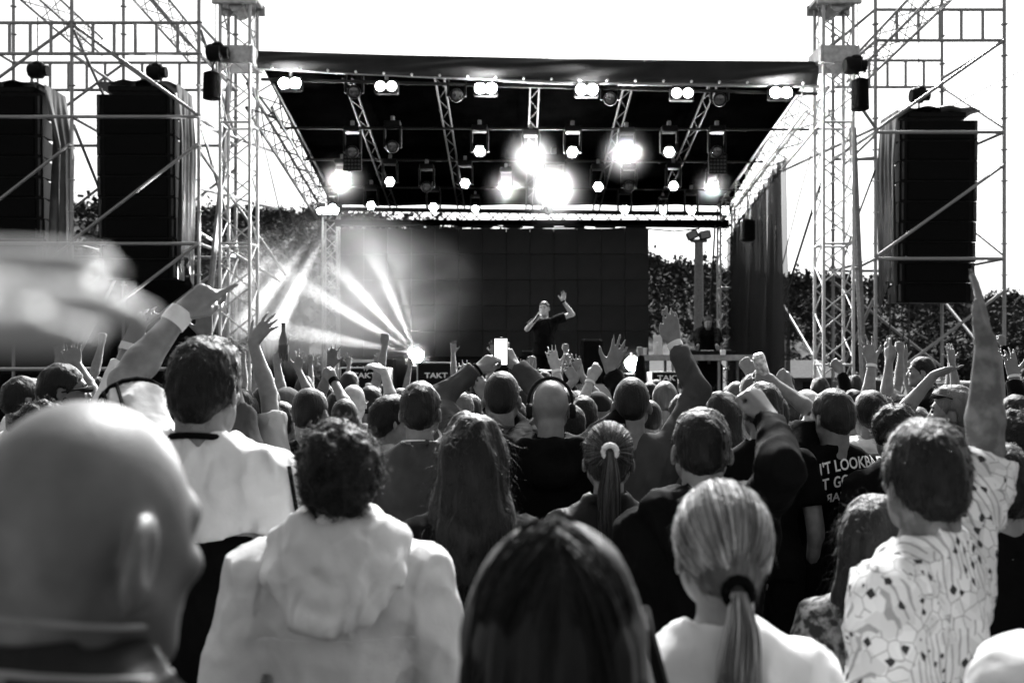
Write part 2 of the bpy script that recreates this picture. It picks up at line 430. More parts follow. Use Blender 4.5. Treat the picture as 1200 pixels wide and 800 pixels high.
for xf, xr in ((-2.5, -2.45), (-1.1, -1.05), (.35, .36), (1.80, 1.75), (3.1, 3.05)):
    a = Vector((xf, 15.1, 6.15)); b = Vector((xr, 20.8, 5.0))
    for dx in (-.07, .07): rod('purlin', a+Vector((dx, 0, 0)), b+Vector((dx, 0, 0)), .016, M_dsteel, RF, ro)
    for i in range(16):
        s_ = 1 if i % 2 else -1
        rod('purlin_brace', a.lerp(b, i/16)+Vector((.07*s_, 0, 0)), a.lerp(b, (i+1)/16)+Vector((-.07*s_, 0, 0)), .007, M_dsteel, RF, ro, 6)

# ---- lamps under the roof
def aim(loc, target): return (Vector(target)-Vector(loc)).to_track_quat('Z', 'Y').to_matrix()
SPOTS = []
def moving_head(px, py, D, state, label, group, light=0.0, aimp=None, s=1.0):
    """state: lit / bright / off. hangs head-down from a pipe: base, yoke, head, lens"""
    c = P(px, py, D); top = 1.0
    t = thing('moving_head_light', label, 'stage light', c, 0, group)
    MB().box((0, 0, .36*s), (.26*s, .20*s, .10*s), bev=.015).build('base', M_black, t)
    MB().box((0, 0, .45*s), (.06*s, .06*s, .10*s), bev=.01).build('clamp', M_steel, t)
    yk = MB()
    for sx in (-1, 1): yk.box((sx*.13*s, 0, .16*s), (.035*s, .09*s, .36*s), bev=.01)
    yk.box((0, 0, .32*s), (.29*s, .1*s, .035*s), bev=.01).build('yoke', M_black, t)
    M_ = aim(c, aimp if aimp is not None else (c.x*.25, 0, 2.0))
    hd = MB().lathe([(.03*s, -.20*s), (.085*s, -.18*s), (.10*s, -.05*s), (.105*s, .10*s), (.10*s, .12*s)], (0, 0, 0), 16, M_).build('head', M_black, t, True)
    lm = {'lit': M_glow, 'bright': M_hot, 'off': M_glass}[state]; lr = .085*s if state != 'off' else .08*s
    if state == 'lit':                                       # ring of small round lamps on the head
        for k in range(7):
            a = k*math.pi/3; rr = 0 if k == 6 else .055*s
            p = M_ @ Vector((math.cos(a)*rr, math.sin(a)*rr, .125*s))
            MB().lathe([(.001, .012*s), (.025*s, .006*s), (.027*s, -.004*s)], p, 10, M_).build('lens', lm, hd, True)
    else:
        MB().lathe([(lr, .121*s), (lr*.9, .135*s), (lr*.5, .146*s), (.001, .15*s)], (0, 0, 0), 16, M_).build('lens', lm, hd, True)
    if light:
        l = bpy.data.lights.new('lamp', 'SPOT'); l.energy = light; l.spot_size = R(130); l.spot_blend = .8; l.shadow_soft_size = .07
        o = bpy.data.objects.new('lamp', l); COL.objects.link(o); o.parent = t; o.location = M_ @ Vector((0, 0, .18*s))
        o.rotation_euler = (M_ @ Matrix.Rotation(math.pi, 3, 'X')).to_euler()
G1 = 'moving head lights under the stage roof'
for px, py in ((562, 177), (671, 178), (784, 178)): moving_head(px, py, 16.1, 'lit', 'small lit moving head light on the foremost lamp pipe under the roof', G1)
for px, py in ((622, 182), (734, 180)): moving_head(px, py, 16.1, 'bright', 'dazzling moving head light on the foremost lamp pipe under the roof', G1, 420)
for px, py in ((457, 213), (545, 215), (701, 219), (789, 218)): moving_head(px, py, 18.2, 'lit', 'small lit moving head light on the middle lamp pipe under the roof', G1)
for px, py, e in ((593, 219, 420), (835, 219, 300)): moving_head(px, py, 18.2, 'bright', 'bright moving head light on the middle lamp pipe under the roof', G1, e, s=.85)
moving_head(649, 222, 18.2, 'bright', 'largest most dazzling light hanging over the singer from the middle lamp pipe', G1, 1300, s=1.5)
moving_head(401, 213, 18.2, 'bright', 'bright light at the roof corner over the slanting smoke beams', G1, 420, s=1.0)
for px, py in ((435, 241), (508, 243), (732, 246), (810, 247)): moving_head(px, py, 19.6, 'lit', 'small lit moving head light on the rearmost lamp pipe under the roof', G1)
for px, py in ((557, 245), (777, 247), (850, 248), (390, 243)): moving_head(px, py, 19.6, 'bright', 'round bright moving head light on the rearmost lamp pipe under the roof', G1, 0, s=.7)
for px, py, D in ((413, 178, 16.1), (460, 172, 16.1), (840, 178, 16.1)): moving_head(px, py, D, 'off', 'unlit moving head light on the foremost lamp pipe under the roof', G1)
for px, py, D in ((500, 219, 18.2), (737, 219, 18.2), (642, 246, 19.6)): moving_head(px, py, D, 'off', 'unlit black moving head light among the lit ones at the back of the roof', G1)
for px, py in ((535, 112), (715, 116), (843, 117), (415, 108)): moving_head(px, py, 15.15, 'off', 'unlit moving head light hanging from the front roof girder', G1)
G2 = 'twin lamp blinders along the front roof girder'
for px, py, on in ((339, 97, 1), (452, 100.5, 0), (569, 103, 1), (688, 104.5, 1), (800, 108.5, 0), (916, 108, 1)):
    c = P(px, py, 14.9)
    t = thing('blinder_light', 'glaring twin lamp blinder along the front roof girder' if on else 'dimmed twin lamp blinder along the front roof girder', 'stage light', c, 0, G2)
    MB().box((0, .10, 0), (.36, .14, .20), bev=.02).build('housing', M_black, t)
    MB().box((0, .10, .16), (.05, .05, .14), bev=.01).build('clamp', M_steel, t)
    for sx in (-.085, .085):
        rr = .078
        MB().lathe([(rr, 0), (rr*.85, .02), (rr*.4, .034), (.001, .036)], (sx, .026, 0), 16, Matrix.Rotation(R(90), 3, 'X')).build('lamp_bowl', M_hot if on else M_dimglow, t, True)
# square led panels lying dark under the roof
for px, py, D in ((413, 196, 16.3), (841, 200, 16.3)):
    t = thing('panel_light', 'square unlit panel light with rows of small cells under the roof', 'stage light', P(px, py-8, D), 0, 'square panel lights under the roof')
    MB().box((0, 0, 0), (.30, .07, .34), bev=.01).build('housing', M_black, t)
    for i in range(5):
        for j in range(5):
            MB().box((-.11+.055*i, -.037, -.13+.06*j), (.036, .01, .036)).build('cell', M_grey, t)

# ================================================================== scaffold towers
disc = MB().lathe([(.03, -.006), (.058, -.006), (.058, .006), (.03, .006)], n=10).mesh('rosette'); disc.materials.append(M_steel)
def scaffold(label, off, posts, ztop, ledgers, diags):
    t = thing('scaffold_tower', label, 'scaffold', off)
    for (x, y) in posts:
        rod('post', (x, y, 0), (x, y, ztop), .031, M_steel, t, off)
        MB().box((x-off[0], y-off[1], .02), (.16, .16, .04)).build('foot_plate', M_steel, t)
        for k in range(1, int(ztop/.5)):
            o = link('rosette', disc, t); o.location = (x-off[0], y-off[1], k*.5+.23)
    for a, b in ledgers: rod('ledger', a, b, .028, M_steel, t, off)
    for a, b in diags: rod('diagonal', a, b, .026, M_steel, t, off)
    return t
def girder(a, b, h, L, D_):
    L.append((a, b)); a2, b2 = Vector(a)-Vector((0, 0, h)), Vector(b)-Vector((0, 0, h)); L.append((a2, b2))
    a, b = Vector(a), Vector(b)
    for i in range(1, 6): L.append((a.lerp(b, i/6), a2.lerp(b2, i/6)))
# left tower
DF, DB = 15.8, 17.9
xs = [(-62-600)/F*DF, (84-600)/F*DF, (233-600)/F*DF]
posts = [(x, DF) for x in xs]+[(x, DB) for x in xs]
Ld, Dg = [], []
for i in range(2):
    a, b = xs[i], xs[i+1]
    for y in (DF, DB):
        for z in (1.73, 3.72, 5.73): Ld.append(((a, y, z), (b, y, z)))
        girder((a, y, 7.22), (b, y, 7.22), .49, Ld, Dg)
        Dg.append(((a, y, 7.2), (b, y, 5.75)) if i == 1 else ((b, y, 7.2), (a, y, 5.75)))
        Dg.append(((b, y-.03, 5.3), (a, y-.03, 3.75))); Dg.append(((b, y-.03, 3.72), (a, y-.03, 2.2)))
    Dg.append(((b, y-.03, 1.7), (a, y-.03, .3)))
for x in xs:
    for z in (1.73, 3.72, 5.73, 6.73, 7.22): Ld.append(((x, DF, z), (x, DB, z)))
    Dg.append(((x+.03, DF, 5.6), (x+.03, DB, 3.8))); Dg.append(((x+.03, DB, 3.7), (x+.03, DF, 1.8))); Dg.append(((x+.03, DF, 7.1), (x+.03, DB, 5.8)))
# outriggers toward the roof tower
for z in (5.6, 4.6): Ld.append(((xs[2], DF, z), (xs[2]+.75, DB, z)))
Dg.append(((xs[2], DF, 5.2), (xs[2]+.9, DB, 3.4))); Dg.append(((xs[2], DB, 7.2), (xs[2]+1.1, DB, 5.7))); Dg.append(((xs[2], DF, 3.9), (xs[2]+.8, DB, 3.3)))
SL = scaffold('steel scaffold tower holding the two covered speaker columns left of the stage', (xs[1], DF, 0), posts, 8.6, Ld, Dg)
for px0, py0 in ((110, 55), (231, 62)):
    a = P(px0, py0, 17.9); b = Vector((a.x, 13.6, a.z+.25)); 
    truss(SL, (xs[1], DF, 0), a, b, M_steel, .30, .022, .009, .32)
# right tower
DF2, DB2 = 15.9, 18.0
xr = [(1026-600)/F*DF2, (1177-600)/F*DF2]
posts = [(x, DF2) for x in xr]+[(xr[0]+.0, DB2), ((1104-600)/F*DB2, DB2)]
xb = [xr[0], (1104-600)/F*DB2]
Ld, Dg = [], []
zz = lambda py, D: P(0, py, D).z
for z in (zz(303, DF2), zz(155, DF2), zz(450, DF2)): Ld.append(((xr[0], DF2, z), (xr[1], DF2, z))); Ld.append(((xb[0], DB2, z), (xb[1], DB2, z)))
girder((xr[0], DF2, zz(11.5, DF2)), (xr[1], DF2, zz(11.5, DF2)), .49, Ld, Dg)
girder((xb[0], DB2, zz(71, DB2)), (xb[1], DB2, zz(71, DB2)), .48, Ld, Dg)
for k in range(2):
    for z in (zz(303, DF2), zz(155, DF2), zz(48, DF2), zz(450, DF2)): Ld.append(((xr[k], DF2, z), (xb[k], DB2, z)))
Dg += [((xr[1], DF2-.03, zz(47, DF2)), (xr[0], DF2-.03, zz(153, DF2))), ((xr[1], DF2-.03, zz(193, DF2)), (xr[0], DF2-.03, zz(301, DF2))),
       ((xr[1], DF2-.03, zz(340, DF2)), (xr[0]+.1, DF2-.03, zz(448, DF2))), ((xb[1], DB2, zz(102, DB2)), (xr[1], DF2, zz(150, DF2))),
       ((xb[1], DB2, zz(240, DB2)), (xr[1], DF2, zz(299, DF2))), ((xb[1], DB2, zz(350, DB2)), (xr[1], DF2, zz(440, DF2))),
       ((xb[0], DB2, zz(330, DB2)), (xb[1], DB2, zz(430, DB2))), ((xr[0], DF2, zz(150, DF2)), (xb[0]-.9, DB2, zz(200, DB2))),
       ((xr[0], DF2, zz(11, DF2)), (xb[0]-.6, DB2, zz(85, DB2))), ((xr[0], DF2, zz(150, DF2)), (xr[0]-.6, 15.3, zz(108, 15.3))),
       ((xr[0], DF2, zz(158, DF2)), (xr[0]-.7, 15.4, zz(195, 15.4))), ((xb[0], DB2, zz(455, DB2)), (xr[0]-.02, DF2+.02, zz(350, DF2)))]
Ld += [((xr[0], DF2, zz(185, DF2)), (xr[0]-.62, 15.5, zz(188, 15.5))), ((xr[0], DF2, zz(303, DF2)), (xr[0]-.55, 15.5, zz(318, 15.5)))]
SR = scaffold('steel scaffold tower holding the single speaker column right of the stage', (xr[0], DF2, 0), posts, 8.6, Ld, Dg)
a = P(1003, 86, 17.8); truss(SR, (xr[0], DF2, 0), a, Vector((a.x, 13.4, a.z+.25)), M_steel, .32, .024, .010, .34)

# ---- hanging speaker columns
def line_array(px0, px1, py_top, D, n, label, side, tarp_w, hang):
    x0, x1 = (px0-600)/F*D, (px1-600)/F*D; w = x1-x0; zt = P(0, py_top, D).z; hh = .335
    c = ((x0+x1)/2, D, zt)
    t = thing('speaker_column', label, 'loudspeaker', c)
    cab = MB()
    d = .62; hw = w/2; z0, z1 = -hh/2+.004, hh/2-.004
    cab.add([(-hw, -d/2, z0), (hw, -d/2, z0), (hw, -d/2, z1), (-hw, -d/2, z1), (-hw*.86, d/2, z0+.04), (hw*.86, d/2, z0+.04), (hw*.86, d/2, z1-.04), (-hw*.86, d/2, z1-.04)],
            [(0, 1, 2, 3), (5, 4, 7, 6), (1, 5, 6, 2), (4, 0, 3, 7), (3, 2, 6, 7), (4, 5, 1, 0)])
    cme = cab.mesh('cabinet'); cme.materials.append(M_black)
    gme = MB().box((0, 0, 0), (w*.80, .03, hh-.04), bev=.012).mesh('grille'); gme.materials.append(M_grill)
    sme = MB().box((0, 0, 0), (.035, .05, hh-.05), bev=.008).mesh('side_plate'); sme.materials.append(M_grey)
    for k in range(n):
        a = k/n; z = -.18-hh*(k+.5)
        rx = R(1.2*k-4); o = link('cabinet', cme, t); o.location = (0, .02*k*a, z); o.rotation_euler = (-rx*.3, 0, 0)
        q = link('grille', gme, o); q.location = (0, -d/2-.012, 0)
        for s_ in (-1, 1):
            q = link('side_plate', sme, o); q.location = (s_*hw*.93, -d/2-.02, 0)
    MB().box((0, 0, -.08), (w*.75, .5, .09), bev=.01).box((.02, .1, .0), (.18, .5, .14), bev=.01).build('hanging_frame', M_black, t)
    H = .18+hh*n
    def top(u, v): # cover thrown over the top, hanging down one side in folds
        x = -hw*1.02+w*1.04*u; y = -.34+.74*v
        return (x, y, .03+.10*math.exp(-((u-.62)/.16)**2)*math.exp(-((v-.5)/.3)**2)-.15*(abs(u-.5)*2)**3*.4+.015*math.sin(u*23+v*7))
    MB().grid(top, 30, 10).build('rain_cover', M_tarp, t, True)
    def sd(u, v):
        y = -.36+.78*u; fold = .06*math.sin(u*14+v*1.5)+.03*math.sin(u*31+v*4)
        return (side*(hw+.05+tarp_w*min(1, v*3)*(.55+.45*math.sin(u*9+v*2))+fold*.6*min(1, v*4)), y-.05*v, -.02-(H*(.97-.1*math.sin(u*4)))*v)
    MB().grid(sd, 36, 30).build('side_cover', M_tarp, t, True)
M_grill = mat('speaker_grille', 0.003, 0.7, 0, 0.3, 40, 0.4, 600, spec=.08)
line_array(-32, 60, 104, 16.5, 9, 'tall black speaker column with a shiny cover sliding off, outermost of the two left ones', 1, .22, 1)
line_array(122, 212, 103, 16.5, 9, 'tall black speaker column with a cover, between the scaffold posts nearest the left tower', 1, .06, 1)
line_array(1046, 1136, 133, 16.7, 9, 'tall black speaker column hanging alone in the right scaffold tower', -1, .05, 1)
hoist(44, 83, 16.5, 'round black chain hoist above the outermost left speaker column', top=20)
hoist(183, 85, 16.5, 'black chain hoist above the inner left speaker column', top=28)
hoist(1077, 112, 16.7, 'black chain hoist above the right speaker column', top=48)
# cables hanging below the right column
for px, wv in ((1043, 0), (1058, .03), (1065, 0)):
    pts = [P(px, 345+11*i, 16.7)+Vector((wv*math.sin(i*2.1), 0, 0)) for i in range(15)]
    pts.append(Vector((pts[-1].x, 16.7, .02)))
    tag(MB().path(pts, .014).build('speaker_cable', M_cable, None, True), 'black cable hanging straight down below the right speaker column' if not wv else 'coiled wavy black cable hanging below the right speaker column', 'cable', 'cables below the right speaker column')

# ---- black screens around the foot of the left tower
def screen(name, label, xa, ya, xb_, yb, z0, z1, m, amp=.05, wl=26, seed=0):
    xa, ya, xb_, yb = map(float, (xa, ya, xb_, yb)); L = math.hypot(xb_-xa, yb-ya); nx_, ny_ = (yb-ya)/L, -(xb_-xa)/L
    off = Vector(((xa+xb_)/2, (ya+yb)/2, z0))
    def fn(u, v):
        f = amp*(math.sin(u*wl+seed+math.sin(u*7+v)*1.3)+.4*math.sin(u*wl*2.3+v*2))*(.35+.65*(1-v))
        z = (z0(u) if callable(z0) else z0)*(1-v)+(z1(u) if callable(z1) else z1)*v
        return (xa+(xb_-xa)*u+nx_*f-off[0], ya+(yb-ya)*u+ny_*f-off[1], z-off[2])
    o = MB().grid(fn, 140, 10).build(name, m, None, True); o.location = off
    return tag(o, label, 'curtain')
screen('black_curtain', 'black cloth screen closing the foot of the left scaffold tower', xs[0]-3, DB+.15, xs[2]+.05, DB+.15, 0, 3.35, M_cloth)
screen('black_curtain', 'black cloth hanging between left scaffold tower and stage', xs[2]+.1, DB+.6, -3.9, 19.2, 0, 2.25, M_cloth, seed=2)
M_net = mat('black_net', 0.004, 0.8, 0, 0.3, 6)
nn = M_net.node_tree; pb = nn.nodes['Principled BSDF']; om = nn.nodes['Material Output']
tr_ = nn.nodes.new('ShaderNodeBsdfTransparent'); mx = nn.nodes.new('ShaderNodeMixShader'); mx.inputs[0].default_value = .78
nn.links.new(tr_.outputs[0], mx.inputs[1]); nn.links.new(pb.outputs[0], mx.inputs[2]); nn.links.new(mx.outputs[0], om.inputs['Surface'])
o = screen('side_net', 'sheer black netting hanging in folds from the right edge of the roof', 4.60, 16.9, 4.62, 21.2, 0.9, 5.0, M_net, .13, 85)
for v in o.data.vertices:   # the upper edge follows the sloping girder
    t = (v.co.z+0.0)/4.1; y = v.co.y+19.05
    v.co.z = t*((5.30-.19*(y-16.9))-.9)
screen('black_curtain', 'solid black cloth wing at the right rear corner of the stage', 4.72, 18.6, 4.72, 21.4, 1.07, 3.1, M_cloth, .05, 20)

# ---- guy lines and straps
def line(label, pts, r, m=None, name='guy_line', cat='rope'):
    tag(MB().path(pts, r, 6).build(name, m or M_cable, None, True), label, cat)
line('thin dark guy line from the right tower sleeve down towards the stage back', [P(959, 150, 15.1), P(938, 226, 16.5), P(917, 310, 18.5), P(905, 437, 21.6)], .010)
line('thick dark strap from the right tower to the tree line', [P(962, 215, 15.3), P(940, 285, 16.6), P(917, 358, 18.2)], .022)
line('pale steel strut slanting down to the foot of the right tower', [P(917, 356, 18.2), P(964, 436, 16.0)], .026, M_steel, 'strut', 'strut')
line('dark rope from the right scaffold tower to the stage', [P(1027, 196, 15.9), P(1006, 252, 15.7), P(988, 305, 15.4)], .016)
line('broad grey webbing strap hanging beside the right tower', [P(999, 150, 15.6), P(1003, 240, 15.6), P(1009, 370, 15.7), P(1013, 470, 15.8)], .06, M_strap, 'webbing_strap', 'strap')
line('broad dark webbing strap leaning against the left tower', [P(271, 60, 15.4), P(262, 190, 15.6), P(247, 335, 16.1), P(242, 440, 16.3)], .05, M_strap, 'webbing_strap', 'strap')
line('thin dark line hanging outside the left edge of the roof', [P(299, 130, 15.6), P(314, 190, 16.8), P(331, 262, 18.5)], .012)
line('long thin wire running off from the right speaker column to the side', [P(1105, 130, 17.6), P(1150, 106, 17.0), P(1215, 74, 16.4)], .008)
line('black cable running down the rear lattice tower behind the disc jockey', [P(838, 264, 20.6), P(836, 300, 20.6), P(833, 350, 20.6), P(832, 430, 20.6)], .022)
line('black cable sagging along the rear girder above the video wall', [P(400, 264, 20.5)]+[P(400+30*i, 262+4*math.sin(i*1.1)**2+i*.4, 20.5) for i in range(1, 15)], .016)
c = P(876, 270, 18.6)
t = thing('side_fill_speaker', 'small black speaker hanging below the right roof edge in front of the net', 'loudspeaker', c)
MB().box((0, 0, 0), (.24, .26, .40), bev=.03).build('cabinet', M_black, t); MB().box((0, -.14, 0), (.19, .02, .34), bev=.006).build('grille', M_grill, t)
rod('bracket', (0, 0, .2), (0, 0, .75), .015, M_steel, t)

# ================================================================== on the stage
def monitor(px, D, label, grp, wd=.62, z=None):
    p = Vector(((px-600)/F*D, D, SZ))
    t = thing('stage_monitor', label, 'loudspeaker', p, 0, grp)
    w2 = wd/2
    MB().add([(-w2, -.25, 0), (w2, -.25, 0), (w2, .25, 0), (-w2, .25, 0), (-w2, -.22, .14), (w2, -.22, .14), (w2, .18, .44), (-w2, .18, .44), (w2, .25, .40), (-w2, .25, .40)],
             [(3, 2, 1, 0), (0, 1, 5, 4), (4, 5, 6, 7), (7, 6, 8, 9), (9, 8, 2, 3), (1, 2, 8, 6, 5), (0, 4, 7, 9, 3)]).build('cabinet', M_black, t)
    return t
def case(px, py0, py1, D, wpx, label, word=None, open_frame=False):
    """black equipment case standing on the stage, word printed on its front"""
    x = (px-600)/F*D; zt_ = P(0, py0, D).z; w_ = wpx/F*D
    t = thing('equipment_case', label, 'case', (x, D, SZ))
    MB().box((0, .3, (zt_-SZ)/2), (w_, .6, zt_-SZ), bev=.01).build('body', M_black, t)
    for s_ in (-1, 1): rod('edge_rail', (s_*(w_/2), -.01, 0), (s_*(w_/2), -.01, zt_-SZ), .012, M_alu, t)
    rod('edge_rail', (-w_/2, -.01, zt_-SZ), (w_/2, -.01, zt_-SZ), .012, M_alu, t)
    if word:
        me = text_mesh(word, .115, .003); me.materials.append(M_white)
        o = link('lettering', me, t); o.rotation_euler = (R(90), 0, 0); o.location = (0, -.012, P(0, py1, D).z-SZ); o.scale = (1.25, 1, 1)
case(427, 431, 440, 15.6, 56, 'low black equipment case printed TAKT beside the rear left lattice tower', 'TAKT')
case(511, 425, 440, 15.9, 44, 'black equipment case with pale edge rails printed TAKT under the floor lamp', 'TAKT')
case(637, 434, 442, 15.4, 40, 'black equipment case printed TAKT at the feet of the singer', 'TAKT')
case(784, 436, 443, 15.4, 40, 'black equipment case printed TAKT in front of the disc jockey table', 'TAKT')
monitor(560, 15.3, 'black wedge monitor on the stage edge between the printed cases', 'wedge monitors', .6)
monitor(700, 15.3, 'black wedge monitor on the stage edge beside the bright floor lamp', 'wedge monitors', .6)
# subwoofer behind the singer
p = P(693, 425, 18.6)
t = thing('subwoofer', 'upright black loudspeaker standing on stage right behind the singer', 'loudspeaker', (p.x, 18.6, SZ))
zt_ = P(0, 397, 18.6).z-SZ
MB().box((0, 0, zt_/2), (.40, .42, zt_), bev=.04).build('cabinet', M_black, t)
MB().box((0, -.21, zt_/2), (.33, .02, zt_-.1), bev=.008).build('grille', M_grill, t)
# mixer rack left with strip lamp
p = P(432, 424, 17.2)
t = thing('keyboard_rack', 'low rack with a pale strip on the stage beside the left smoke', 'rack', (p.x, 17.2, SZ))
MB().box((0, 0, .42), (.9, .5, .84), bev=.02).build('body', M_black, t)
MB().box((0, -.255, .80), (.62, .02, .05), bev=.004).build('strip', M_pale, t)
for i in range(6): MB().lathe([(.012, 0), (.012, .03)], (-.25+.1*i, -.26, .70), 8, Matrix.Rotation(R(90), 3, 'X')).build('knob', M_pale, t)

# disc jockey table
DT = 17.0
xa, xb_ = (745-600)/F*DT, (880-600)/F*DT; tz = P(0, 416, DT).z
t = thing('dj_table', 'long platform table with steel legs carrying the mixing gear', 'table', ((xa+xb_)/2, DT, SZ))
w2 = (xb_-xa)/2
MB().box((0, .45, tz-SZ-.04), (w2*2, 1.0, .07), bev=.01).build('table_top', M_wood, t)
MB().box((0, -.065, tz-SZ-.045), (w2*2+.02, .03, .10), bev=.005).build('front_edge', M_steel, t)
for sx in (-.97, -.35, .45, .97):
    for y in (.02, .88): rod('leg', (sx*w2, y, 0), (sx*w2, y, tz-SZ-.08), .026, M_steel, t)
MB().box((.30, .5, .50), (.55, .4, .5), bev=.02).build('hanging_cloth', M_cloth, t)
TZ = tz
def on_table(name, label, cat, px, y=17.25):
    p = P(px, 425, y); return thing(name, label, cat, (p.x, y, TZ-.004))
t = on_table('laptop_stand', 'pale upright panel standing on the table beside the water bottle', 'panel', 771, 17.5)
MB().box((0, 0, .18), (.16, .03, .36), bev=.01, M=Matrix.Rotation(R(-8), 3, 'X')).build('panel', M_pale, t); MB().box((0, .05, .01), (.18, .16, .02)).build('foot', M_grey, t)
t = on_table('water_bottle', 'clear plastic water bottle on the table in front of the pale panel', 'bottle', 770, 17.1)
MB().lathe([(.03, 0), (.034, .01), (.034, .13), (.03, .16), (.013, .2), (.013, .215)], n=14).build('bottle_body', M_pale, t, True); MB().lathe([(.015, .215), (.015, .235)], n=10).build('cap', M_white, t)
t = on_table('drink_can', 'small pale cup standing near the end of the table', 'cup', 756, 17.1)
MB().lathe([(.03, 0), (.036, .13), (.034, .13), (.028, .01)], n=14).build('cup_body', M_pale, t, True)
t = on_table('dj_controller', 'flat black mixing console in front of the disc jockey', 'mixer', 828, 17.3)
MB().box((0, 0, .04), (.95, .4, .08), bev=.015).build('body', M_black, t)
for sx in (-.3, .3): MB().lathe([(.13, .08), (.13, .1), (.12, .105), (.01, .105)], (sx, 0, 0), 20).build('jog_wheel', M_grey, t, True)
for i in range(8): MB().box((-.09+.026*i, -.05, .087), (.01, .16, .012)).build('fader', M_pale, t)
t = on_table('white_box', 'small white box lamp on the table beside the disc jockey', 'box', 847, 17.1)
MB().box((0, 0, .05), (.09, .08, .10), bev=.012).build('body', M_white, t); MB().tube((0, 0, .10), (.0, 0, .13), .012).build('knob', M_grey, t)
# small stand with a camera and bits beside the singer
for px, D, hgt, label in ((590, 16.9, 1.0, 'small tripod stand with a pale box on top left of the singer'), (618, 17.4, .86, 'thin tripod stand close beside the singer')):
    t = thing('equipment_stand', label, 'stand', ((px-600)/F*D, D, SZ))
    for k in range(3): a = k*2.1; rod('leg', (0, 0, .5), (math.cos(a)*.25, math.sin(a)*.25, 0), .012, M_steel, t)
    rod('pole', (0, 0, .45), (0, 0, hgt), .014, M_steel, t); MB().box((0, 0, hgt+.06), (.2, .16, .13), bev=.02).build('head', M_pale if px < 600 else M_black, t)

# floor lamps
def floor_lamp(px, py, D, label, e, sc=1.0):
    c = P(px, py, D); t = thing('floor_lamp', label, 'stage light', (c.x, D, SZ)); z = c.z-SZ
    M_ = aim(c, (0, 0, 2.0))
    MB().box((0, .05, (z-.15)/2), (.3*sc, .3, z-.15), bev=.02).build('riser', M_black, t)
    MB().lathe([(.05, -.2), (.11*sc, -.16), (.12*sc, .06)], (0, 0, z), 16, M_).build('head', M_black, t, True)
    MB().lathe([(.11*sc, .06), (.09*sc, .075), (.001, .085)], (0, 0, z), 16, M_).build('lens', M_hot, t, True)
    if e:
        l = bpy.data.lights.new('lamp', 'SPOT'); l.energy = e; l.spot_size = R(120); l.spot_blend = .8; l.shadow_soft_size = .08
        o = bpy.data.objects.new('lamp', l); COL.objects.link(o); o.parent = t; o.location = Vector((0, 0, z))+M_ @ Vector((0, 0, .12)); o.rotation_euler = (M_ @ Matrix.Rotation(math.pi, 3, 'X')).to_euler()
    return t
FL1 = floor_lamp(488, 417, 16.6, 'dazzling floor lamp throwing a fan of beams into the smoke', 200)
FL2 = floor_lamp(741, 426, 16.2, 'dazzling round floor lamp beside the disc jockey table', 260, 1.0)

# ---- beams: narrow spot lamps shining through stage smoke
def beam(parent, src, dst, e, ang):
    l = bpy.data.lights.new('beam', 'SPOT'); l.energy = e; l.spot_size = R(ang); l.spot_blend = .9; l.shadow_soft_size = .02
    o = bpy.data.objects.new('beam', l); COL.objects.link(o); src = Vector(src); dst = Vector(dst)
    o.parent = parent; o.location = src-Vector(parent.location)
    o.rotation_euler = (src-dst).to_track_quat('Z', 'Y').to_euler()
s0 = P(487, 414, 16.45)
for (px, py), e, a in (((400, 318), 1, 7), ((394, 358), 1, 7), ((390, 397), 1, 8), ((448, 322), .7, 8), ((470, 330), .35, 6)):
    beam(FL1, s0, P(px, py, 16.2), 6500*e, a*1.4)
c = P(385, 249, 20.2)
BH = thing('beam_light', 'cluster of beam lamps at the rear left roof corner lighting the smoke', 'stage light', c)
MB().box((0, .12, .1), (.5, .2, .2), bev=.03).build('housing', M_black, BH)
for k, (px, py) in enumerate(((218, 318), (246, 362), (276, 392), (312, 408))):
    q = Vector((-.15+.1*k, -.05, .03)); M_ = aim(c, P(px, py, 17))
    MB().lathe([(.05, -.05), (.05, .06), (.001, .065)], q, 12, M_).build('lens', M_glow, BH, True)
    beam(BH, c+q+M_ @ Vector((0, 0, .12)), P(px, py, 16.6), 17000, 6.0)
M_smoke = bpy.data.materials.new('smoke'); M_smoke.use_nodes = True
n = M_smoke.node_tree; n.nodes.clear()
pv = n.nodes.new('ShaderNodeVolumePrincipled'); mo = n.nodes.new('ShaderNodeOutputMaterial'); n.links.new(pv.outputs[0], mo.inputs['Volume'])
pv.inputs['Color'].default_value = (.9, .9, .9, 1); pv.inputs['Anisotropy'].default_value = 0.2
tc = n.nodes.new('ShaderNodeTexCoord'); nz = n.nodes.new('ShaderNodeTexNoise'); nz.inputs['Scale'].default_value = 1.0; nz.inputs['Detail'].default_value = 4; nz.inputs['Distortion'].default_value = .6
n.links.new(tc.outputs['Object'], nz.inputs['Vector'])
mr = n.nodes.new('ShaderNodeMapRange'); mr.inputs['From Min'].default_value = .40; mr.inputs['From Max'].default_value = .68; mr.inputs['To Min'].default_value = .025; mr.inputs['To Max'].default_value = .60
n.links.new(nz.outputs['Fac'], mr.inputs['Value'])
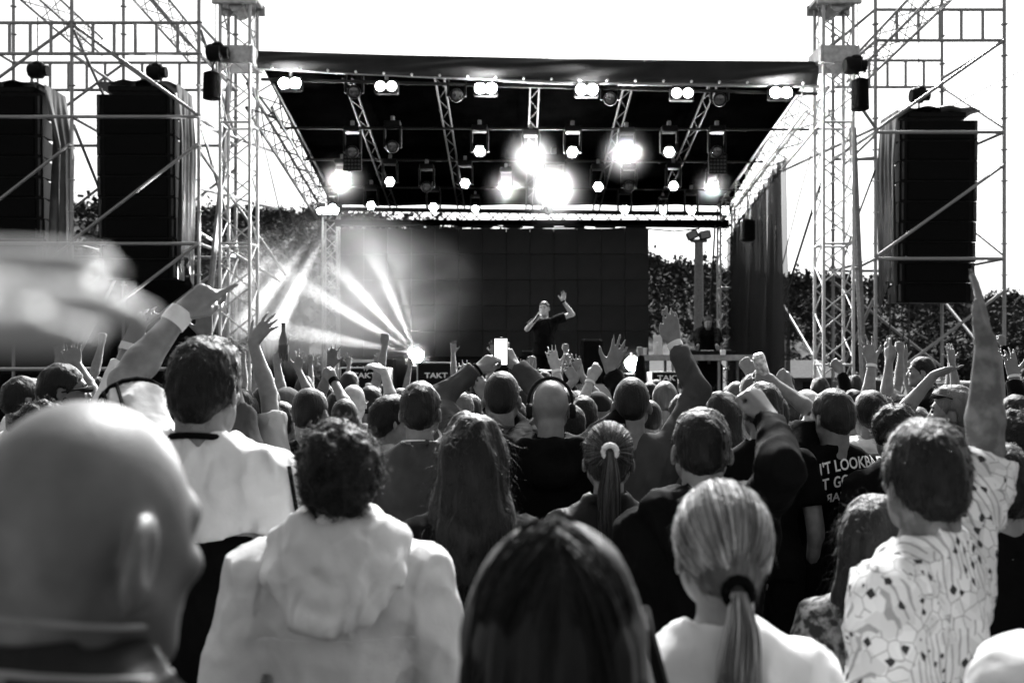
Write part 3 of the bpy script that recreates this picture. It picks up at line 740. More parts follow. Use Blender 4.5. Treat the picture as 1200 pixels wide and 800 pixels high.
# fade to nothing at the surface of the cloud: generated coords, distance from the middle
vm = n.nodes.new('ShaderNodeVectorMath'); vm.operation = 'SUBTRACT'; vm.inputs[1].default_value = (.5, .5, .5); n.links.new(tc.outputs['Generated'], vm.inputs[0])
vl = n.nodes.new('ShaderNodeVectorMath'); vl.operation = 'LENGTH'; n.links.new(vm.outputs[0], vl.inputs[0])
m2 = n.nodes.new('ShaderNodeMapRange'); m2.interpolation_type = 'SMOOTHSTEP'; m2.inputs['From Min'].default_value = .47; m2.inputs['From Max'].default_value = .10; m2.inputs['To Min'].default_value = 0; m2.inputs['To Max'].default_value = 1
n.links.new(vl.outputs['Value'], m2.inputs['Value'])
mm = n.nodes.new('ShaderNodeMath'); mm.operation = 'MULTIPLY'; n.links.new(mr.outputs[0], mm.inputs[0]); n.links.new(m2.outputs[0], mm.inputs[1])
n.links.new(mm.outputs[0], pv.inputs['Density'])
sm = MB().lathe([(.02, -1), (.4, -.92), (.75, -.66), (.95, -.3), (1, 0), (.95, .3), (.75, .66), (.4, .92), (.02, 1)], n=28).build('stage_smoke', M_smoke, None, True)
sm.location = P(400, 348, 17.6); sm.scale = (2.9, 3.0, 1.75); sm['kind'] = 'stuff'; sm['label'] = 'pale stage smoke drifting through the light beams'; sm['category'] = 'smoke'

# ---- haze balls added round the brightest lamps to give their glow, fading outwards
M_hz = bpy.data.materials.new('lamp_glow_puff'); M_hz.use_nodes = True
n = M_hz.node_tree; n.nodes.clear(); pv = n.nodes.new('ShaderNodeVolumePrincipled'); mo = n.nodes.new('ShaderNodeOutputMaterial'); n.links.new(pv.outputs[0], mo.inputs['Volume'])
pv.inputs['Color'].default_value = (.9, .9, .9, 1); pv.inputs['Anisotropy'].default_value = 0.55
tc = n.nodes.new('ShaderNodeTexCoord'); vl = n.nodes.new('ShaderNodeVectorMath'); vl.operation = 'LENGTH'; n.links.new(tc.outputs['Object'], vl.inputs[0])
m2 = n.nodes.new('ShaderNodeMapRange'); m2.inputs['From Min'].default_value = .97; m2.inputs['From Max'].default_value = 0.0; m2.inputs['To Min'].default_value = 0; m2.inputs['To Max'].default_value = 1.0
n.links.new(vl.outputs['Value'], m2.inputs['Value'])
pw = n.nodes.new('ShaderNodeMath'); pw.operation = 'POWER'; pw.inputs[1].default_value = 2.6; n.links.new(m2.outputs[0], pw.inputs[0])
ml = n.nodes.new('ShaderNodeMath'); ml.operation = 'MULTIPLY'; ml.inputs[1].default_value = .42; n.links.new(pw.outputs[0], ml.inputs[0]); n.links.new(ml.outputs[0], pv.inputs['Density'])
puff = MB().lathe([(.02, -1), (.4, -.92), (.75, -.66), (.95, -.3), (1, 0), (.95, .3), (.75, .66), (.4, .92), (.02, 1)], n=20).mesh('puff', True); puff.materials.append(M_hz)
for px, py, D, rr in ((622, 182, 16.1, .55), (734, 180, 16.1, .55), (593, 219, 18.2, .55), (649, 222, 18.2, .95), (401, 213, 18.2, .65), (835, 219, 18.2, .48), (741, 426, 16.2, .34), (488, 417, 16.6, .34)):
    o = link('lamp_glow_puff', puff); o.location = P(px, py, D-.12); o.scale = (rr,)*3; o['kind'] = 'stuff'; o['label'] = 'ball of haze added around a dazzling stage lamp for its glow'; o['category'] = 'haze'
# ================================================================== people: bodies grown from blended distance fields
_lat = np.random.default_rng(5).random((32, 32, 32)).astype(np.float32)
def vnoise(x, y, z):
    """smooth value noise, -1..1"""
    xi, yi, zi = np.floor(x).astype(int), np.floor(y).astype(int), np.floor(z).astype(int)
    fx, fy, fz = x-xi, y-yi, z-zi
    fx, fy, fz = fx*fx*(3-2*fx), fy*fy*(3-2*fy), fz*fz*(3-2*fz)
    xi &= 31; yi &= 31; zi &= 31; xj, yj, zj = (xi+1) & 31, (yi+1) & 31, (zi+1) & 31
    L = _lat
    c0 = (L[xi, yi, zi]*(1-fx)+L[xj, yi, zi]*fx)*(1-fy)+(L[xi, yj, zi]*(1-fx)+L[xj, yj, zi]*fx)*fy
    c1 = (L[xi, yi, zj]*(1-fx)+L[xj, yi, zj]*fx)*(1-fy)+(L[xi, yj, zj]*(1-fx)+L[xj, yj, zj]*fx)*fy
    return (c0*(1-fz)+c1*fz)*2-1
def axis(lo, hi, fine, hf, hc):
    """grid lines: step hf inside the fine intervals, hc elsewhere"""
    out = [lo]; x = lo
    while x < hi:
        st = hc
        for a, b in fine:
            if a-1e-9 <= x < b: st = hf; break
            if x < a < x+hc: st = max(hf, min(hc, a-x))
        x += st; out.append(x)
    return np.array(out, np.float32)
class Field:
    def __init__(s, xs, ys, zs):
        s.ax = (xs, ys, zs); s.f = np.full((len(xs), len(ys), len(zs)), .3, np.float32)
    def sub(s, lo, hi):
        sl = []
        for a, l, h in zip(s.ax, lo, hi):
            i, j = np.searchsorted(a, l), np.searchsorted(a, h)
            sl.append(slice(max(0, i-1), min(len(a), j+1)))
        sl = tuple(sl); X = s.ax[0][sl[0]][:, None, None]; Y = s.ax[1][sl[1]][None, :, None]; Z = s.ax[2][sl[2]][None, None, :]
        return sl, X, Y, Z
    def join(s, sl, d, k):
        a = s.f[sl]
        if k > 0:
            h = np.maximum(k-np.abs(a-d), 0)/k; s.f[sl] = np.minimum(a, d)-h*h*k*.25
        else: s.f[sl] = np.minimum(a, d)
    def cone(s, a, b, r1, r2, k=.02, clip=None, flat=(1, 1, 1)):
        a, b = np.array(a, float), np.array(b, float); m = max(r1, r2)/min(flat)+k+.04
        sl, X, Y, Z = s.sub(np.minimum(a, b)-m, np.maximum(a, b)+m)
        if 0 in s.f[sl].shape: return
        ba = b-a; L = max(float(ba @ ba), 1e-9)
        px, py, pz = X-a[0], Y-a[1], Z-a[2]
        hr = (px*ba[0]+py*ba[1]+pz*ba[2])/L; h = np.clip(hr, 0, 1)
        d = np.sqrt(((px-ba[0]*h)*flat[0])**2+((py-ba[1]*h)*flat[1])**2+((pz-ba[2]*h)*flat[2])**2)-(r1+(r2-r1)*h)
        if clip is not None: d = np.maximum(d, (hr-clip)*math.sqrt(L))
        s.join(sl, d.astype(np.float32), k)
    def ell(s, c, r, k=.02, rot=None, cut=False):
        c, r = np.array(c, float), np.array(r, float); m = float(r.max())+k+.04
        sl, X, Y, Z = s.sub(c-m, c+m)
        if 0 in s.f[sl].shape: return
        px, py, pz = X-c[0], Y-c[1], Z-c[2]
        if rot is not None:
            Q = np.array(rot); px, py, pz = (px*Q[0, 0]+py*Q[1, 0]+pz*Q[2, 0], px*Q[0, 1]+py*Q[1, 1]+pz*Q[2, 1], px*Q[0, 2]+py*Q[1, 2]+pz*Q[2, 2])
        k0 = np.sqrt((px/r[0])**2+(py/r[1])**2+(pz/r[2])**2); k1 = np.sqrt((px/r[0]**2)**2+(py/r[1]**2)**2+(pz/r[2]**2)**2)+1e-9
        d = (k0*(k0-1)/k1).astype(np.float32)
        if cut:
            a = s.f[sl]; d = -d; h = np.maximum(k-np.abs(a-d), 0)/max(k, 1e-6); s.f[sl] = np.maximum(a, d)+h*h*k*.25
        else: s.join(sl, d, k)
    def near(s, w=.045):
        I = np.nonzero(np.abs(s.f) < w); return I, s.ax[0][I[0]], s.ax[1][I[1]], s.ax[2][I[2]]
    def surf(s):
        f = s.f; nx, ny, nz = f.shape; ins = f < 0
        ids = np.full((nx-1, ny-1, nz-1), -1, np.int32)
        acc = {}
        cnt = np.zeros((nx-1, ny-1, nz-1), np.int8)
        c = ins[:-1, :-1, :-1].astype(np.int8)
        for dx in (0, 1):
            for dy in (0, 1):
                for dz in (0, 1):
                    if dx+dy+dz: c = c+ins[dx:nx-1+dx, dy:ny-1+dy, dz:nz-1+dz]
        act = (c > 0) & (c < 8); cells = np.argwhere(act); N = len(cells)
        if N == 0: return np.zeros((0, 3)), np.zeros((0, 4), int)
        ids[act] = np.arange(N)
        S = np.zeros((N, 3)); W = np.zeros(N)
        corner = [(a, b, e) for a in (0, 1) for b in (0, 1) for e in (0, 1)]
        val = {q: f[cells[:, 0]+q[0], cells[:, 1]+q[1], cells[:, 2]+q[2]] for q in corner}
        for q in corner:
            for d in range(3):
                if q[d]: continue
                q2 = list(q); q2[d] = 1; v0, v1 = val[q], val[tuple(q2)]
                m = (v0 < 0) != (v1 < 0); t = v0[m]/(v0[m]-v1[m])
                p = np.tile(np.array(q, float), (m.sum(), 1)); p[:, d] = t
                S[m] += p; W[m] += 1
        S /= W[:, None]
        V = np.empty((N, 3))
        for d in range(3):
            A = s.ax[d]; i = cells[:, d]; V[:, d] = A[i]+(A[i+1]-A[i])*S[:, d]
        quads = []
        for d in range(3):
            e = [slice(None)]*3; e0 = list(e); e1 = list(e); e0[d] = slice(0, -1); e1[d] = slice(1, None)
            i0, i1 = ins[tuple(e0)], ins[tuple(e1)]
            for flip in (0, 1):
                m = (i0 & ~i1) if flip == 0 else (~i0 & i1)
                E = np.argwhere(m)
                u, v = [(1, 2), (2, 0), (0, 1)][d]
                ok = (E[:, u] > 0) & (E[:, v] > 0) & (E[:, u] < f.shape[u]-1) & (E[:, v] < f.shape[v]-1); E = E[ok]
                def cid(du, dv):
                    C = E.copy(); C[:, u] += du; C[:, v] += dv; return ids[C[:, 0], C[:, 1], C[:, 2]]
                q = np.stack([cid(-1, -1), cid(0, -1), cid(0, 0), cid(-1, 0)], 1)
                quads.append(q if flip == 0 else q[:, ::-1])
        Q = np.concatenate(quads); Q = Q[(Q >= 0).all(1)]
        return V, Q
def relax(V, Q, n=1, lam=.5):
    for _ in range(n):
        S = np.zeros_like(V); W = np.zeros(len(V))
        for a, b in ((0, 1), (1, 2), (2, 3), (3, 0)):
            np.add.at(S, Q[:, a], V[Q[:, b]]); np.add.at(W, Q[:, a], 1)
            np.add.at(S, Q[:, b], V[Q[:, a]]); np.add.at(W, Q[:, b], 1)
        V = V+(S/np.maximum(W, 1)[:, None]-V)*lam
    return V
def vnormals(V, Q):
    n = np.cross(V[Q[:, 2]]-V[Q[:, 0]], V[Q[:, 3]]-V[Q[:, 1]]); N = np.zeros_like(V)
    for i in range(4): np.add.at(N, Q[:, i], n)
    return N/np.maximum(np.linalg.norm(N, axis=1), 1e-9)[:, None]
def ribbons(C, wid, rs, taper=True):
    """strands: curves (N,M,3) -> thin flat ribbons, verts and quads"""
    N, M, _ = C.shape
    T = np.gradient(C, axis=1); B = np.cross(T, rs.normal(size=(N, 1, 3))); B /= np.maximum(np.linalg.norm(B, axis=2), 1e-9)[:, :, None]
    wv = wid*(np.linspace(1, .12, M) if taper else np.ones(M))[None, :, None]
    V = np.stack([C-B*wv, C+B*wv], 2).reshape(-1, 3)
    base = (np.arange(N)*M*2)[:, None]+(np.arange(M-1)*2)[None, :]
    Q = np.stack([base, base+1, base+3, base+2], 2).reshape(-1, 4)
    return V, Q
def norm(v): v = np.array(v, float); return v/max(np.linalg.norm(v), 1e-9)

def hand(fd, wrist, d, n, right, pose, s, rs):
    """palm, four jointed fingers and a thumb from the side of the palm, blended into the arm's field"""
    d = norm(d); n = norm(np.array(n)-d*np.dot(n, d)); t = np.cross(d, n)*(1 if right else -1)
    W = np.array(wrist); pt = lambda a, b, c: W+(d*a+t*b+n*c)*s
    offs = (.029, .010, -.010, -.029); kn = (.088, .093, .088, .079); ln = (.074, .084, .077, .060)
    curl = {'open': (10, 14, 8), 'flat': (3, 4, 3), 'spread': (6, 12, 8), 'fist': (82, 96, 62), 'grip': (52, 62, 40), 'point': (82, 96, 62), 'relax': (25, 30, 20), 'wave': (-4, 6, 4)}[pose]
    spr = {'open': 6, 'flat': 1.5, 'spread': 13, 'wave': 9}.get(pose, 0)
    lo = W.copy(); hi = W.copy()
    for i in range(4):
        k0 = pt(kn[i], offs[i], 0); fd.cone(pt(.005, offs[i]*.62, 0), k0, .0150*s, .0118*s, .011*s)
        c = curl
        if pose == 'point' and i == 0: c = (4, 6, 4)
        if pose == 'point' and i == 1: c = (40, 70, 40)
        a = 0.0; p = k0; sp = R(spr*(1.35-.9*i)+rs.uniform(-2, 2)); base = d*math.cos(sp)+t*math.sin(sp)
        for j in range(3):
            a += R(c[j]*(1+.06*i)+rs.uniform(-3, 3)); L = ln[i]*(.46, .31, .25)[j]*s
            q = p+(base*math.cos(a)+n*math.sin(a))*L
            fd.cone(p, q, (.0095, .0085, .0078)[j]*s, (.0086, .0079, .0066)[j]*s, .004*s); p = q
            lo = np.minimum(lo, q); hi = np.maximum(hi, q)
    if pose in ('fist', 'point', 'grip'):
        T = [pt(.022, .026, .008), pt(.052, .038, .024), pt(.074, .026, .040), pt(.080, .004, .046)]
    elif pose in ('flat',):
        T = [pt(.020, .028, .006), pt(.050, .046, .010), pt(.078, .050, .010), pt(.100, .049, .008)]
    else:
        T = [pt(.020, .028, .006), pt(.045, .054, .012), pt(.064, .074, .014), pt(.086, .086, .012)]
    for a_, b_, r1, r2 in ((T[0], T[1], .0165, .0125), (T[1], T[2], .0115, .010), (T[2], T[3], .010, .0075)): fd.cone(a_, b_, r1*s, r2*s, .007*s)
    fd.cone(pt(.015, .014, .010), pt(.055, .022, .011), .015*s, .012*s, .012*s); fd.cone(pt(.015, -.018, .008), pt(.06, -.022, .007), .013*s, .010*s, .012*s)

def DS(D): return D*1.1 if 3.3 <= D <= 7.2 else D
class Person: pass
HEADPIV = np.array([0, -.015, 1.545])
def person(label, px, py_top, D, yaw=0, H=None, X=None, skin='skin', top='tee', topm=None, bot='trousers_black', hair='short', hairm='hair_dark',
           hyaw=0, hpitch=0, hroll=0, L=None, Rr=None, wide=1.0, belly=0.0, name='person', group=None, female=False, wr=1.0, lod=None, extra=(), seed=None, lean=0.0, kind_z=0.0, headpad=.008, sc_head=1.0, drop=.04, hem=None, wisps=True, ear=1.0):
    """one person standing on the ground. px, py_top: pixel of the top of the head at depth D. L, Rr: arms as
    None (hanging), 'front' or a dict(w=(px,py), tip=(px,py), dy=extra depth, pose=...)"""
    D = DS(D) if kind_z == 0 else D
    rs = np.random.default_rng(seed if seed is not None else (int(px*31+py_top*7+D*13) & 0xffff))
    if H is None: H = CZ+(HY-py_top)/F*D-headpad-kind_z+drop
    s = H/1.78; Xw = (px-600)/F*D if X is None else X
    lod = lod if lod is not None else (0 if D < 3.4 else 1 if D < 6.2 else 2)
    hf = (.0066, .0090, .0115)[lod]; hc = (.019, .028, .036)[lod]; hcl = (.0112, .0170, .025)[lod]
    root = thing(name, label, 'person', (Xw, D, kind_z), R(yaw), group)
    cy, sy = math.cos(R(yaw)), math.sin(R(yaw))
    def loc(p): dx, dy = p[0]-Xw, p[1]-D; return np.array([dx*cy+dy*sy, -dx*sy+dy*cy, p[2]-kind_z])
    def locv(v): return np.array([v[0]*cy+v[1]*sy, -v[0]*sy+v[1]*cy, v[2]])
    A = lambda *p: np.array(p, float)*s
    if 3.3 <= D <= 8 and kind_z == 0: sc_head = sc_head*1.06
    if 3.3 <= D <= 8 and kind_z == 0: wide = wide*1.07
    sw = .178*wide*(.92 if female else 1)
    # ---- head frame
    RH = np.array((Matrix.Rotation(R(hyaw), 3, 'Z') @ Matrix.Rotation(R(hpitch), 3, 'X') @ Matrix.Rotation(R(hroll), 3, 'Y')))
    piv = HEADPIV*s+np.array([0, lean, -drop]); HO = np.array([0, .018, .115])
    hp = lambda x, y, z: piv+(RH @ (np.array([x*sc_head, y*sc_head, z*sc_head])+HO))*s
    # ---- arms
    arms = []
    for sgn, spec in ((-1, L), (1, Rr)):
        S = A(sgn*sw*.98, -.012, 1.368)
        lu, lf = .295*s, .255*s
        if spec is None or spec == 'front':
            if spec == 'front': wv = A(sgn*.10, .30, 1.12); eh = A(sgn*.30, -.02, 1.08)
            else: wv = A(sgn*(sw+.060), .05+.05*rs.random(), .850); eh = A(sgn*.34, -.42, 1.1)
            d, n, pose = None, np.array([-sgn*.8, .5, 0]), 'relax'
        else:
            dep = D+spec.get('dy', .22)
            wv = loc(P(*spec['w'], dep)); e = spec.get('el', None)
            S = S+A(-sgn*.022, .01, .072)*min(1, max(0, (wv[2]/s-1.2)/.5))
            eh = loc(P(*e, D+spec.get('edy', spec.get('dy', .22)*.6))) if e else S+np.array([sgn*.28, .12, -.05])*s
            d = loc(P(*spec['tip'], dep+spec.get('tdy', 0.02)))-wv if 'tip' in spec else None
            n = locv(spec.get('n', (0, 1, 0.05))); pose = spec.get('pose', 'open')
            lu *= spec.get('k', 1.0); lf *= spec.get('k', 1.0)
        v = wv-S; dist = np.linalg.norm(v)
        if dist > (lu+lf)*.995:                                   # out of reach: lengthen slightly, then pull the wrist in
            kk = min(1.14, dist/(lu+lf)*1.006); lu *= kk; lf *= kk
            if dist > (lu+lf)*.995: wv = S+v/dist*(lu+lf)*.995; v = wv-S; dist = np.linalg.norm(v)
        dist = max(dist, abs(lu-lf)*1.05+.01)
        a = (lu*lu-lf*lf+dist*dist)/(2*dist); hh = math.sqrt(max(lu*lu-a*a, 0)); dirv = v/dist
        pe = eh-S; pe = pe-dirv*np.dot(pe, dirv); E = S+dirv*a+norm(pe)*hh
        if d is None: d = norm(wv-E)+np.array([0, .15, -.05])*0
        arms.append((sgn, S, E, wv, norm(d), n, pose, spec))
    # ---- skin body
    lo = np.array([-.36*wide, -.24, -.01])*s; hi = np.array([.36*wide, .30, 1.84])*s
    fine = [[], [], []]
    hc0 = hp(0, 0, 0)
    for i in range(3): fine[i].append((hc0[i]-.135*s, hc0[i]+.135*s))
    for sgn, S, E, W_, d, n, pose, spec in arms:
        for p in (S, E, W_+d*.22*s): lo = np.minimum(lo, p-.075); hi = np.maximum(hi, p+.075)
        if spec is not None and spec != 'front':
            c = W_+d*.09*s
            for i in range(3): fine[i].append((c[i]-.115*s, c[i]+.115*s))
    zlow = axis(lo[2], 1.24*s, fine[2], hf, hc*3.4); zhi = axis(float(zlow[-1]), hi[2], fine[2], hf, hc*1.2)
    fb = Field(axis(lo[0], hi[0], fine[0], hf, hc), axis(lo[1], hi[1], fine[1], hf, hc), np.concatenate([zlow, zhi[1:]]))
    nk = .050 if female else .058
    fb.cone(A(0, -.02, 1.40), hp(0, -.035, -.075), (nk+.006)*s, nk*s, .03*s)
    fb.cone(A(-sw*.76, -.012, 1.342), A(sw*.76, -.012, 1.342), .042*s, .042*s, .05*s)
    fb.cone(A(-.10, -.010, 1.385), A(0, -.014, 1.435), .036*s, .044*s, .04*s); fb.cone(A(.10, -.010, 1.385), A(0, -.014, 1.435), .036*s, .044*s, .04*s)
    fb.ell(A(0, 0, 1.27), np.array([.150*wide, .10, .19])*s, .05*s); fb.ell(A(0, 0, 1.06), np.array([.13*wide, .09+belly*.4, .16])*s, .05*s); fb.ell(A(0, -.005, .93), np.array([.15*wide, .105, .13])*s, .05*s)
    for q in (-1, 1):
        fb.cone(A(q*.09, 0, .90), A(q*.10, .015, .49), .078*s, .052*s, .03*s); fb.cone(A(q*.10, .015, .49), A(q*.105, -.015, .08), .05*s, .036*s, .02*s); fb.cone(A(q*.105, -.03, .05), A(q*.12, .13, .035), .038*s, .03*s, .02*s)
    ak = .9 if female else 1.0
    for sgn, S, E, W_, d, n, pose, spec in arms:
        fb.cone(S, E, .049*s*ak*wr, .040*s*ak*wr, .025*s); m1 = E+(W_-E)*.28
        fb.cone(E, m1, .039*s*ak*wr, .041*s*ak*wr, .02*s); fb.cone(m1, W_, .041*s*ak*wr, .026*s*ak, .02*s)
        hand(fb, W_, d, n, sgn > 0, pose, s*(.93 if female else 1.02), rs)
    # head
    h = s*sc_head
    fb.ell(hp(0, -.012, .022), np.array([.075, .094, .094])*h, .02*h, RH); fb.ell(hp(0, .032, -.035), np.array([.060, .066, .088])*h, .03*h, RH)
    fb.cone(hp(-.03, .072, .024), hp(.03, .072, .024), .017*h, .017*h, .015*h)
    for q in (-1, 1):
        fb.cone(hp(q*.052, .01, -.055), hp(q*.018, .070, -.098), .020*h, .020*h, .022*h); fb.ell(hp(q*.038, .072, -.022), np.array([.022, .018, .018])*h, .012*h, RH)
        fb.ell(hp(q*.031, .100, .004), np.array([.019, .014, .012])*h, .010*h, RH, cut=True)
        er = RH @ np.array(Matrix.Rotation(R(q*27), 3, 'Z') @ Matrix.Rotation(R(-8), 3, 'X'))
        fb.ell(hp(q*(.080+.006*(ear-1)), -.014, -.018), np.array([.0088*ear, .019*ear, .031*ear])*h*(0.3 if hair in ('long', 'longwavy') else 1), .006*h, er); fb.ell(hp(q*(.089+.012*(ear-1)), -.008, -.012), np.array([.005*ear, .010*ear, .018*ear])*h*(0.3 if hair in ('long', 'longwavy') else 1), .006*h, er, cut=True)
    fb.cone(hp(0, .088, .008), hp(0, .106, -.030), .009*h, .0125*h, .012*h); fb.ell(hp(0, .092, -.036), np.array([.018, .012, .010])*h, .008*h, RH)
    fb.cone(hp(-.018, .084, -.062), hp(.018, .084, -.062), .0105*h, .0105*h, .008*h); fb.cone(hp(-.014, .082, -.073), hp(.014, .082, -.073), .010*h, .010*h, .006*h)
    fb.ell(hp(0, .078, -.102), np.array([.022, .018, .016])*h, .012*h, RH)
    V, Q = fb.surf(); V = relax(V, Q, 2 if lod < 2 else 1, .45)
    link('body', mesh_np('body', V, Q), root, SK(skin))
    # ---- clothing
    off = {'tee': .020, 'polo': .021, 'long': .019, 'jacket': .023, 'hoodie': .026, 'tank': .012, 'bigtee': .028}[top]; long_ = top in ('long', 'jacket', 'hoodie')
    zb = hem if hem else {'tee': .86, 'polo': .86, 'long': .86, 'jacket': .80, 'hoodie': .83, 'tank': .9, 'bigtee': .82}[top]
    lo = np.array([-.30*wide-.05, -.26-belly, zb-.05])*s; hi = np.array([.30*wide+.05, .26+belly, 1.62])*s
    for sgn, S, E, W_, d, n, pose, spec in arms:
        for p in ((S, E, W_) if long_ else (S, S+(E-S)*.75)): lo = np.minimum(lo, p-.12*s); hi = np.maximum(hi, p+.12*s)
    ft = Field(*[axis(lo[i], hi[i], [], hcl, hcl) for i in range(3)])
    ft.cone(A(-sw*.76, -.015, 1.348), A(sw*.76, -.015, 1.348), (.048+off)*s, (.048+off)*s, .05*s)
    for q in (-1, 1): ft.cone(A(q*.118*wide, -.017, 1.385), A(q*.025, -.024, 1.462), (.045+off*.6)*s, (.047+off*.5)*s, .04*s)
    fw = .90 if female else 1.0
    ft.ell(A(0, 0, 1.27), np.array([.150*wide+off, .10+off, .21])*s, .05*s)
    ft.ell(A(0, .02+belly*.3, 1.07), np.array([.138*wide*fw+off+belly*.3, .095+off+belly*.5, .20])*s, .06*s)
    ft.cone(A(-.05*wide, 0, .93), A(.05*wide, 0, .93), (.108+off*.8)*s, (.108+off*.8)*s, .06*s)
    ft.cone(A(-.05*wide, 0, .93), A(-.05*wide, 0, .76), (.108+off*.8)*s, (.108+off)*s, .04*s); ft.cone(A(.05*wide, 0, .93), A(.05*wide, 0, .76), (.108+off*.8)*s, (.108+off)*s, .04*s)
    for sgn, S, E, W_, d, n, pose, spec in arms:
        if top == 'tank': continue
        if long_:
            ft.cone(S, E, (.053+off)*s*wr, (.042+off)*s*wr, .035*s)
            cl = .90 if top == 'long' else .94
            ft.cone(E, W_, (.042+off)*s*wr, (.031+off*.75)*s*wr, .02*s, clip=spec.get('cuff', cl) if isinstance(spec, dict) else cl)
            if top == 'jacket': ft.cone(E+(W_-E)*.84, E+(W_-E)*.93, (.034+off*.8)*s, (.036+off*.8)*s, .004, clip=1.0)
        else:
            fl = .62 if top != 'bigtee' else .78
            ft.cone(S, S+(E-S)*fl, (.053+off)*s*wr, (.053+off*1.25)*s*wr, .035*s, clip=1.0)
    if top in ('jacket', 'polo'):
        for k in range(14):
            a0, a1 = 2*math.pi*k/14, 2*math.pi*(k+1)/14; rr = .070
            ft.cone(A(math.cos(a0)*rr, -.018+math.sin(a0)*rr, 1.475-.02*math.sin(a0)), A(math.cos(a1)*rr, -.018+math.sin(a1)*rr, 1.475-.02*math.sin(a1)), .016*s, .016*s, .012*s)
    if top == 'hoodie':
        for q in (-1, 1):
            ft.cone(A(q*.085, .03, 1.47), A(q*.13, -.08, 1.44), .030*s, .042*s, .03*s); ft.cone(A(q*.13, -.08, 1.44), A(q*.05, -.145, 1.33), .042*s, .05*s, .03*s)
        ft.cone(A(-.05, -.145, 1.33), A(.05, -.145, 1.33), .048*s, .048*s, .03*s); ft.cone(A(-.11, -.10, 1.46), A(.11, -.10, 1.46), .030*s, .030*s, .03*s); ft.ell(A(0, -.115, 1.40), np.array([.12, .05, .085])*s, .03*s)
    # open neck, cloth folds, hem
    ft.cone(A(0, -.02, 1.46), hp(0, -.03, -.03), (nk+.010)*s, (nk+.016)*s, 0) if False else None
    I, x, y, z = ft.near(.05)
    amp = {'tee': .008, 'polo': .007, 'long': .007, 'jacket': .009, 'hoodie': .010, 'tank': .004, 'bigtee': .010}[top]*(1.0 if lod < 2 else .8)
    o1, o2, o3 = rs.uniform(0, 30, 3)
    w1 = vnoise(x*11/s+z*8+o1, y*11+o2, z*6-x*5+o3); w2 = vnoise(x*23+z*17+o2, y*23+o3, z*17-x*13+o1)
    fold = (1-np.abs(w1))**4*1.9-.7+.5*((1-np.abs(w2))**3*1.6-.7)
    drape = ((1-np.abs(vnoise(x*13+o3, y*13+o1, z*1.8+o2)))**2*2-1)*np.clip((1.36*s-z)/.3, 0, 1)
    ft.f[I] -= (amp*s*(fold*.75+drape*.8)).astype(np.float32)
    # neck hole
    nh = np.array([0, -.022, 1.50])*s
    sl, X_, Y_, Z_ = ft.sub(nh-.16*s, nh+.2*s)
    dn = np.sqrt((X_/(1.0))**2+(Y_+.018*s-.25*(Z_-1.47*s)*0)**2)-(nk+(.014 if top not in ('jacket', 'hoodie') else .006))*s
    zc = (1.452 if top in ('tee', 'bigtee', 'tank', 'long') else 1.44)*s
    dn = np.maximum(dn, zc+.026*s-.42*(Y_+.018*s)-Z_)
    ft.f[sl] = np.maximum(ft.f[sl], -dn.astype(np.float32))
    sl, X_, Y_, Z_ = ft.sub(lo, hi); hem = zb*s+.010*np.sin(X_*24+o1)+.012*np.cos(Y_*15)
    ft.f = np.maximum(ft.f, (hem-Z_).astype(np.float32))
    V, Q = ft.surf(); V = relax(V, Q, 1, .4)
    shirt = link({'tee': 'shirt', 'polo': 'polo_shirt', 'long': 'sweater', 'jacket': 'jacket', 'hoodie': 'hoodie', 'tank': 'vest_top', 'bigtee': 'shirt'}[top], mesh_np('top', V, Q), root, CL(topm or 'cloth_black'))
    TV, TN = V, (vnormals(V, Q) if lod < 2 else None)
    if 'hood' in extra:                                # loose hood lying on the back
        fo_ = Field(axis(-.22*s, .22*s, [], .007, .007), axis(-.26*s, .10*s, [], .007, .007), axis(1.20*s, 1.56*s, [], .007, .007))
        for pts_, r0 in ((((-.085, .045, 1.475), (-.135, -.045, 1.455), (-.135, -.115, 1.385), (-.07, -.165, 1.305), (0, -.172, 1.285)), .026),
                         (((-.078, .02, 1.490), (-.105, -.06, 1.470), (-.09, -.125, 1.405), (-.04, -.155, 1.350), (0, -.160, 1.338)), .027),
                         (((-.070, -.01, 1.50), (-.075, -.075, 1.480), (-.055, -.120, 1.435), (0, -.140, 1.400)), .028)):
            for q in (-1, 1):
                for i_ in range(len(pts_)-1): fo_.cone(A(q*pts_[i_][0], *pts_[i_][1:]), A(q*pts_[i_+1][0], *pts_[i_+1][1:]), r0*s, r0*s, .022*s)
        fo_.ell(A(0, -.095, 1.42), np.array([.10, .055, .085])*s, .03*s); fo_.ell(A(0, -.135, 1.345), np.array([.06, .03, .05])*s, .02*s)
        I, x, y, z = fo_.near(.04); fo_.f[I] -= (.0055*((1-np.abs(vnoise(x*16+z*9, y*16, z*13-x*9)))**3*2-.8)).astype(np.float32)
        V2, Q2 = fo_.surf(); link('hood', mesh_np('hood', relax(V2, Q2, 1), Q2), root, CL(topm))
    # ---- trousers and shoes
    hct = (.024, .032, .042)[lod]
    fp_ = Field(axis(-.26*s*wide, .26*s*wide, [], hct, hct), axis(-.2*s, .2*s, [], hct, hct), axis(.02, 1.05*s, [], hct*1.3, hct*1.3))
    fp_.cone(A(-.06*wide, -.004, .94), A(.06*wide, -.004, .94), .112*s, .112*s, .04*s)
    for q in (-1, 1):
        fp_.cone(A(q*.092*wide, 0, .90), A(q*.10, .015, .49), .094*s*wide, .070*s, .03*s); fp_.cone(A(q*.10, .015, .49), A(q*.105, -.012, .07), .068*s, .062*s, .02*s, clip=1.0)
    I, x, y, z = fp_.near(.05); fp_.f[I] -= (.007*(1-np.abs(vnoise(x*9+o1, y*9, z*11+x*9)))).astype(np.float32)
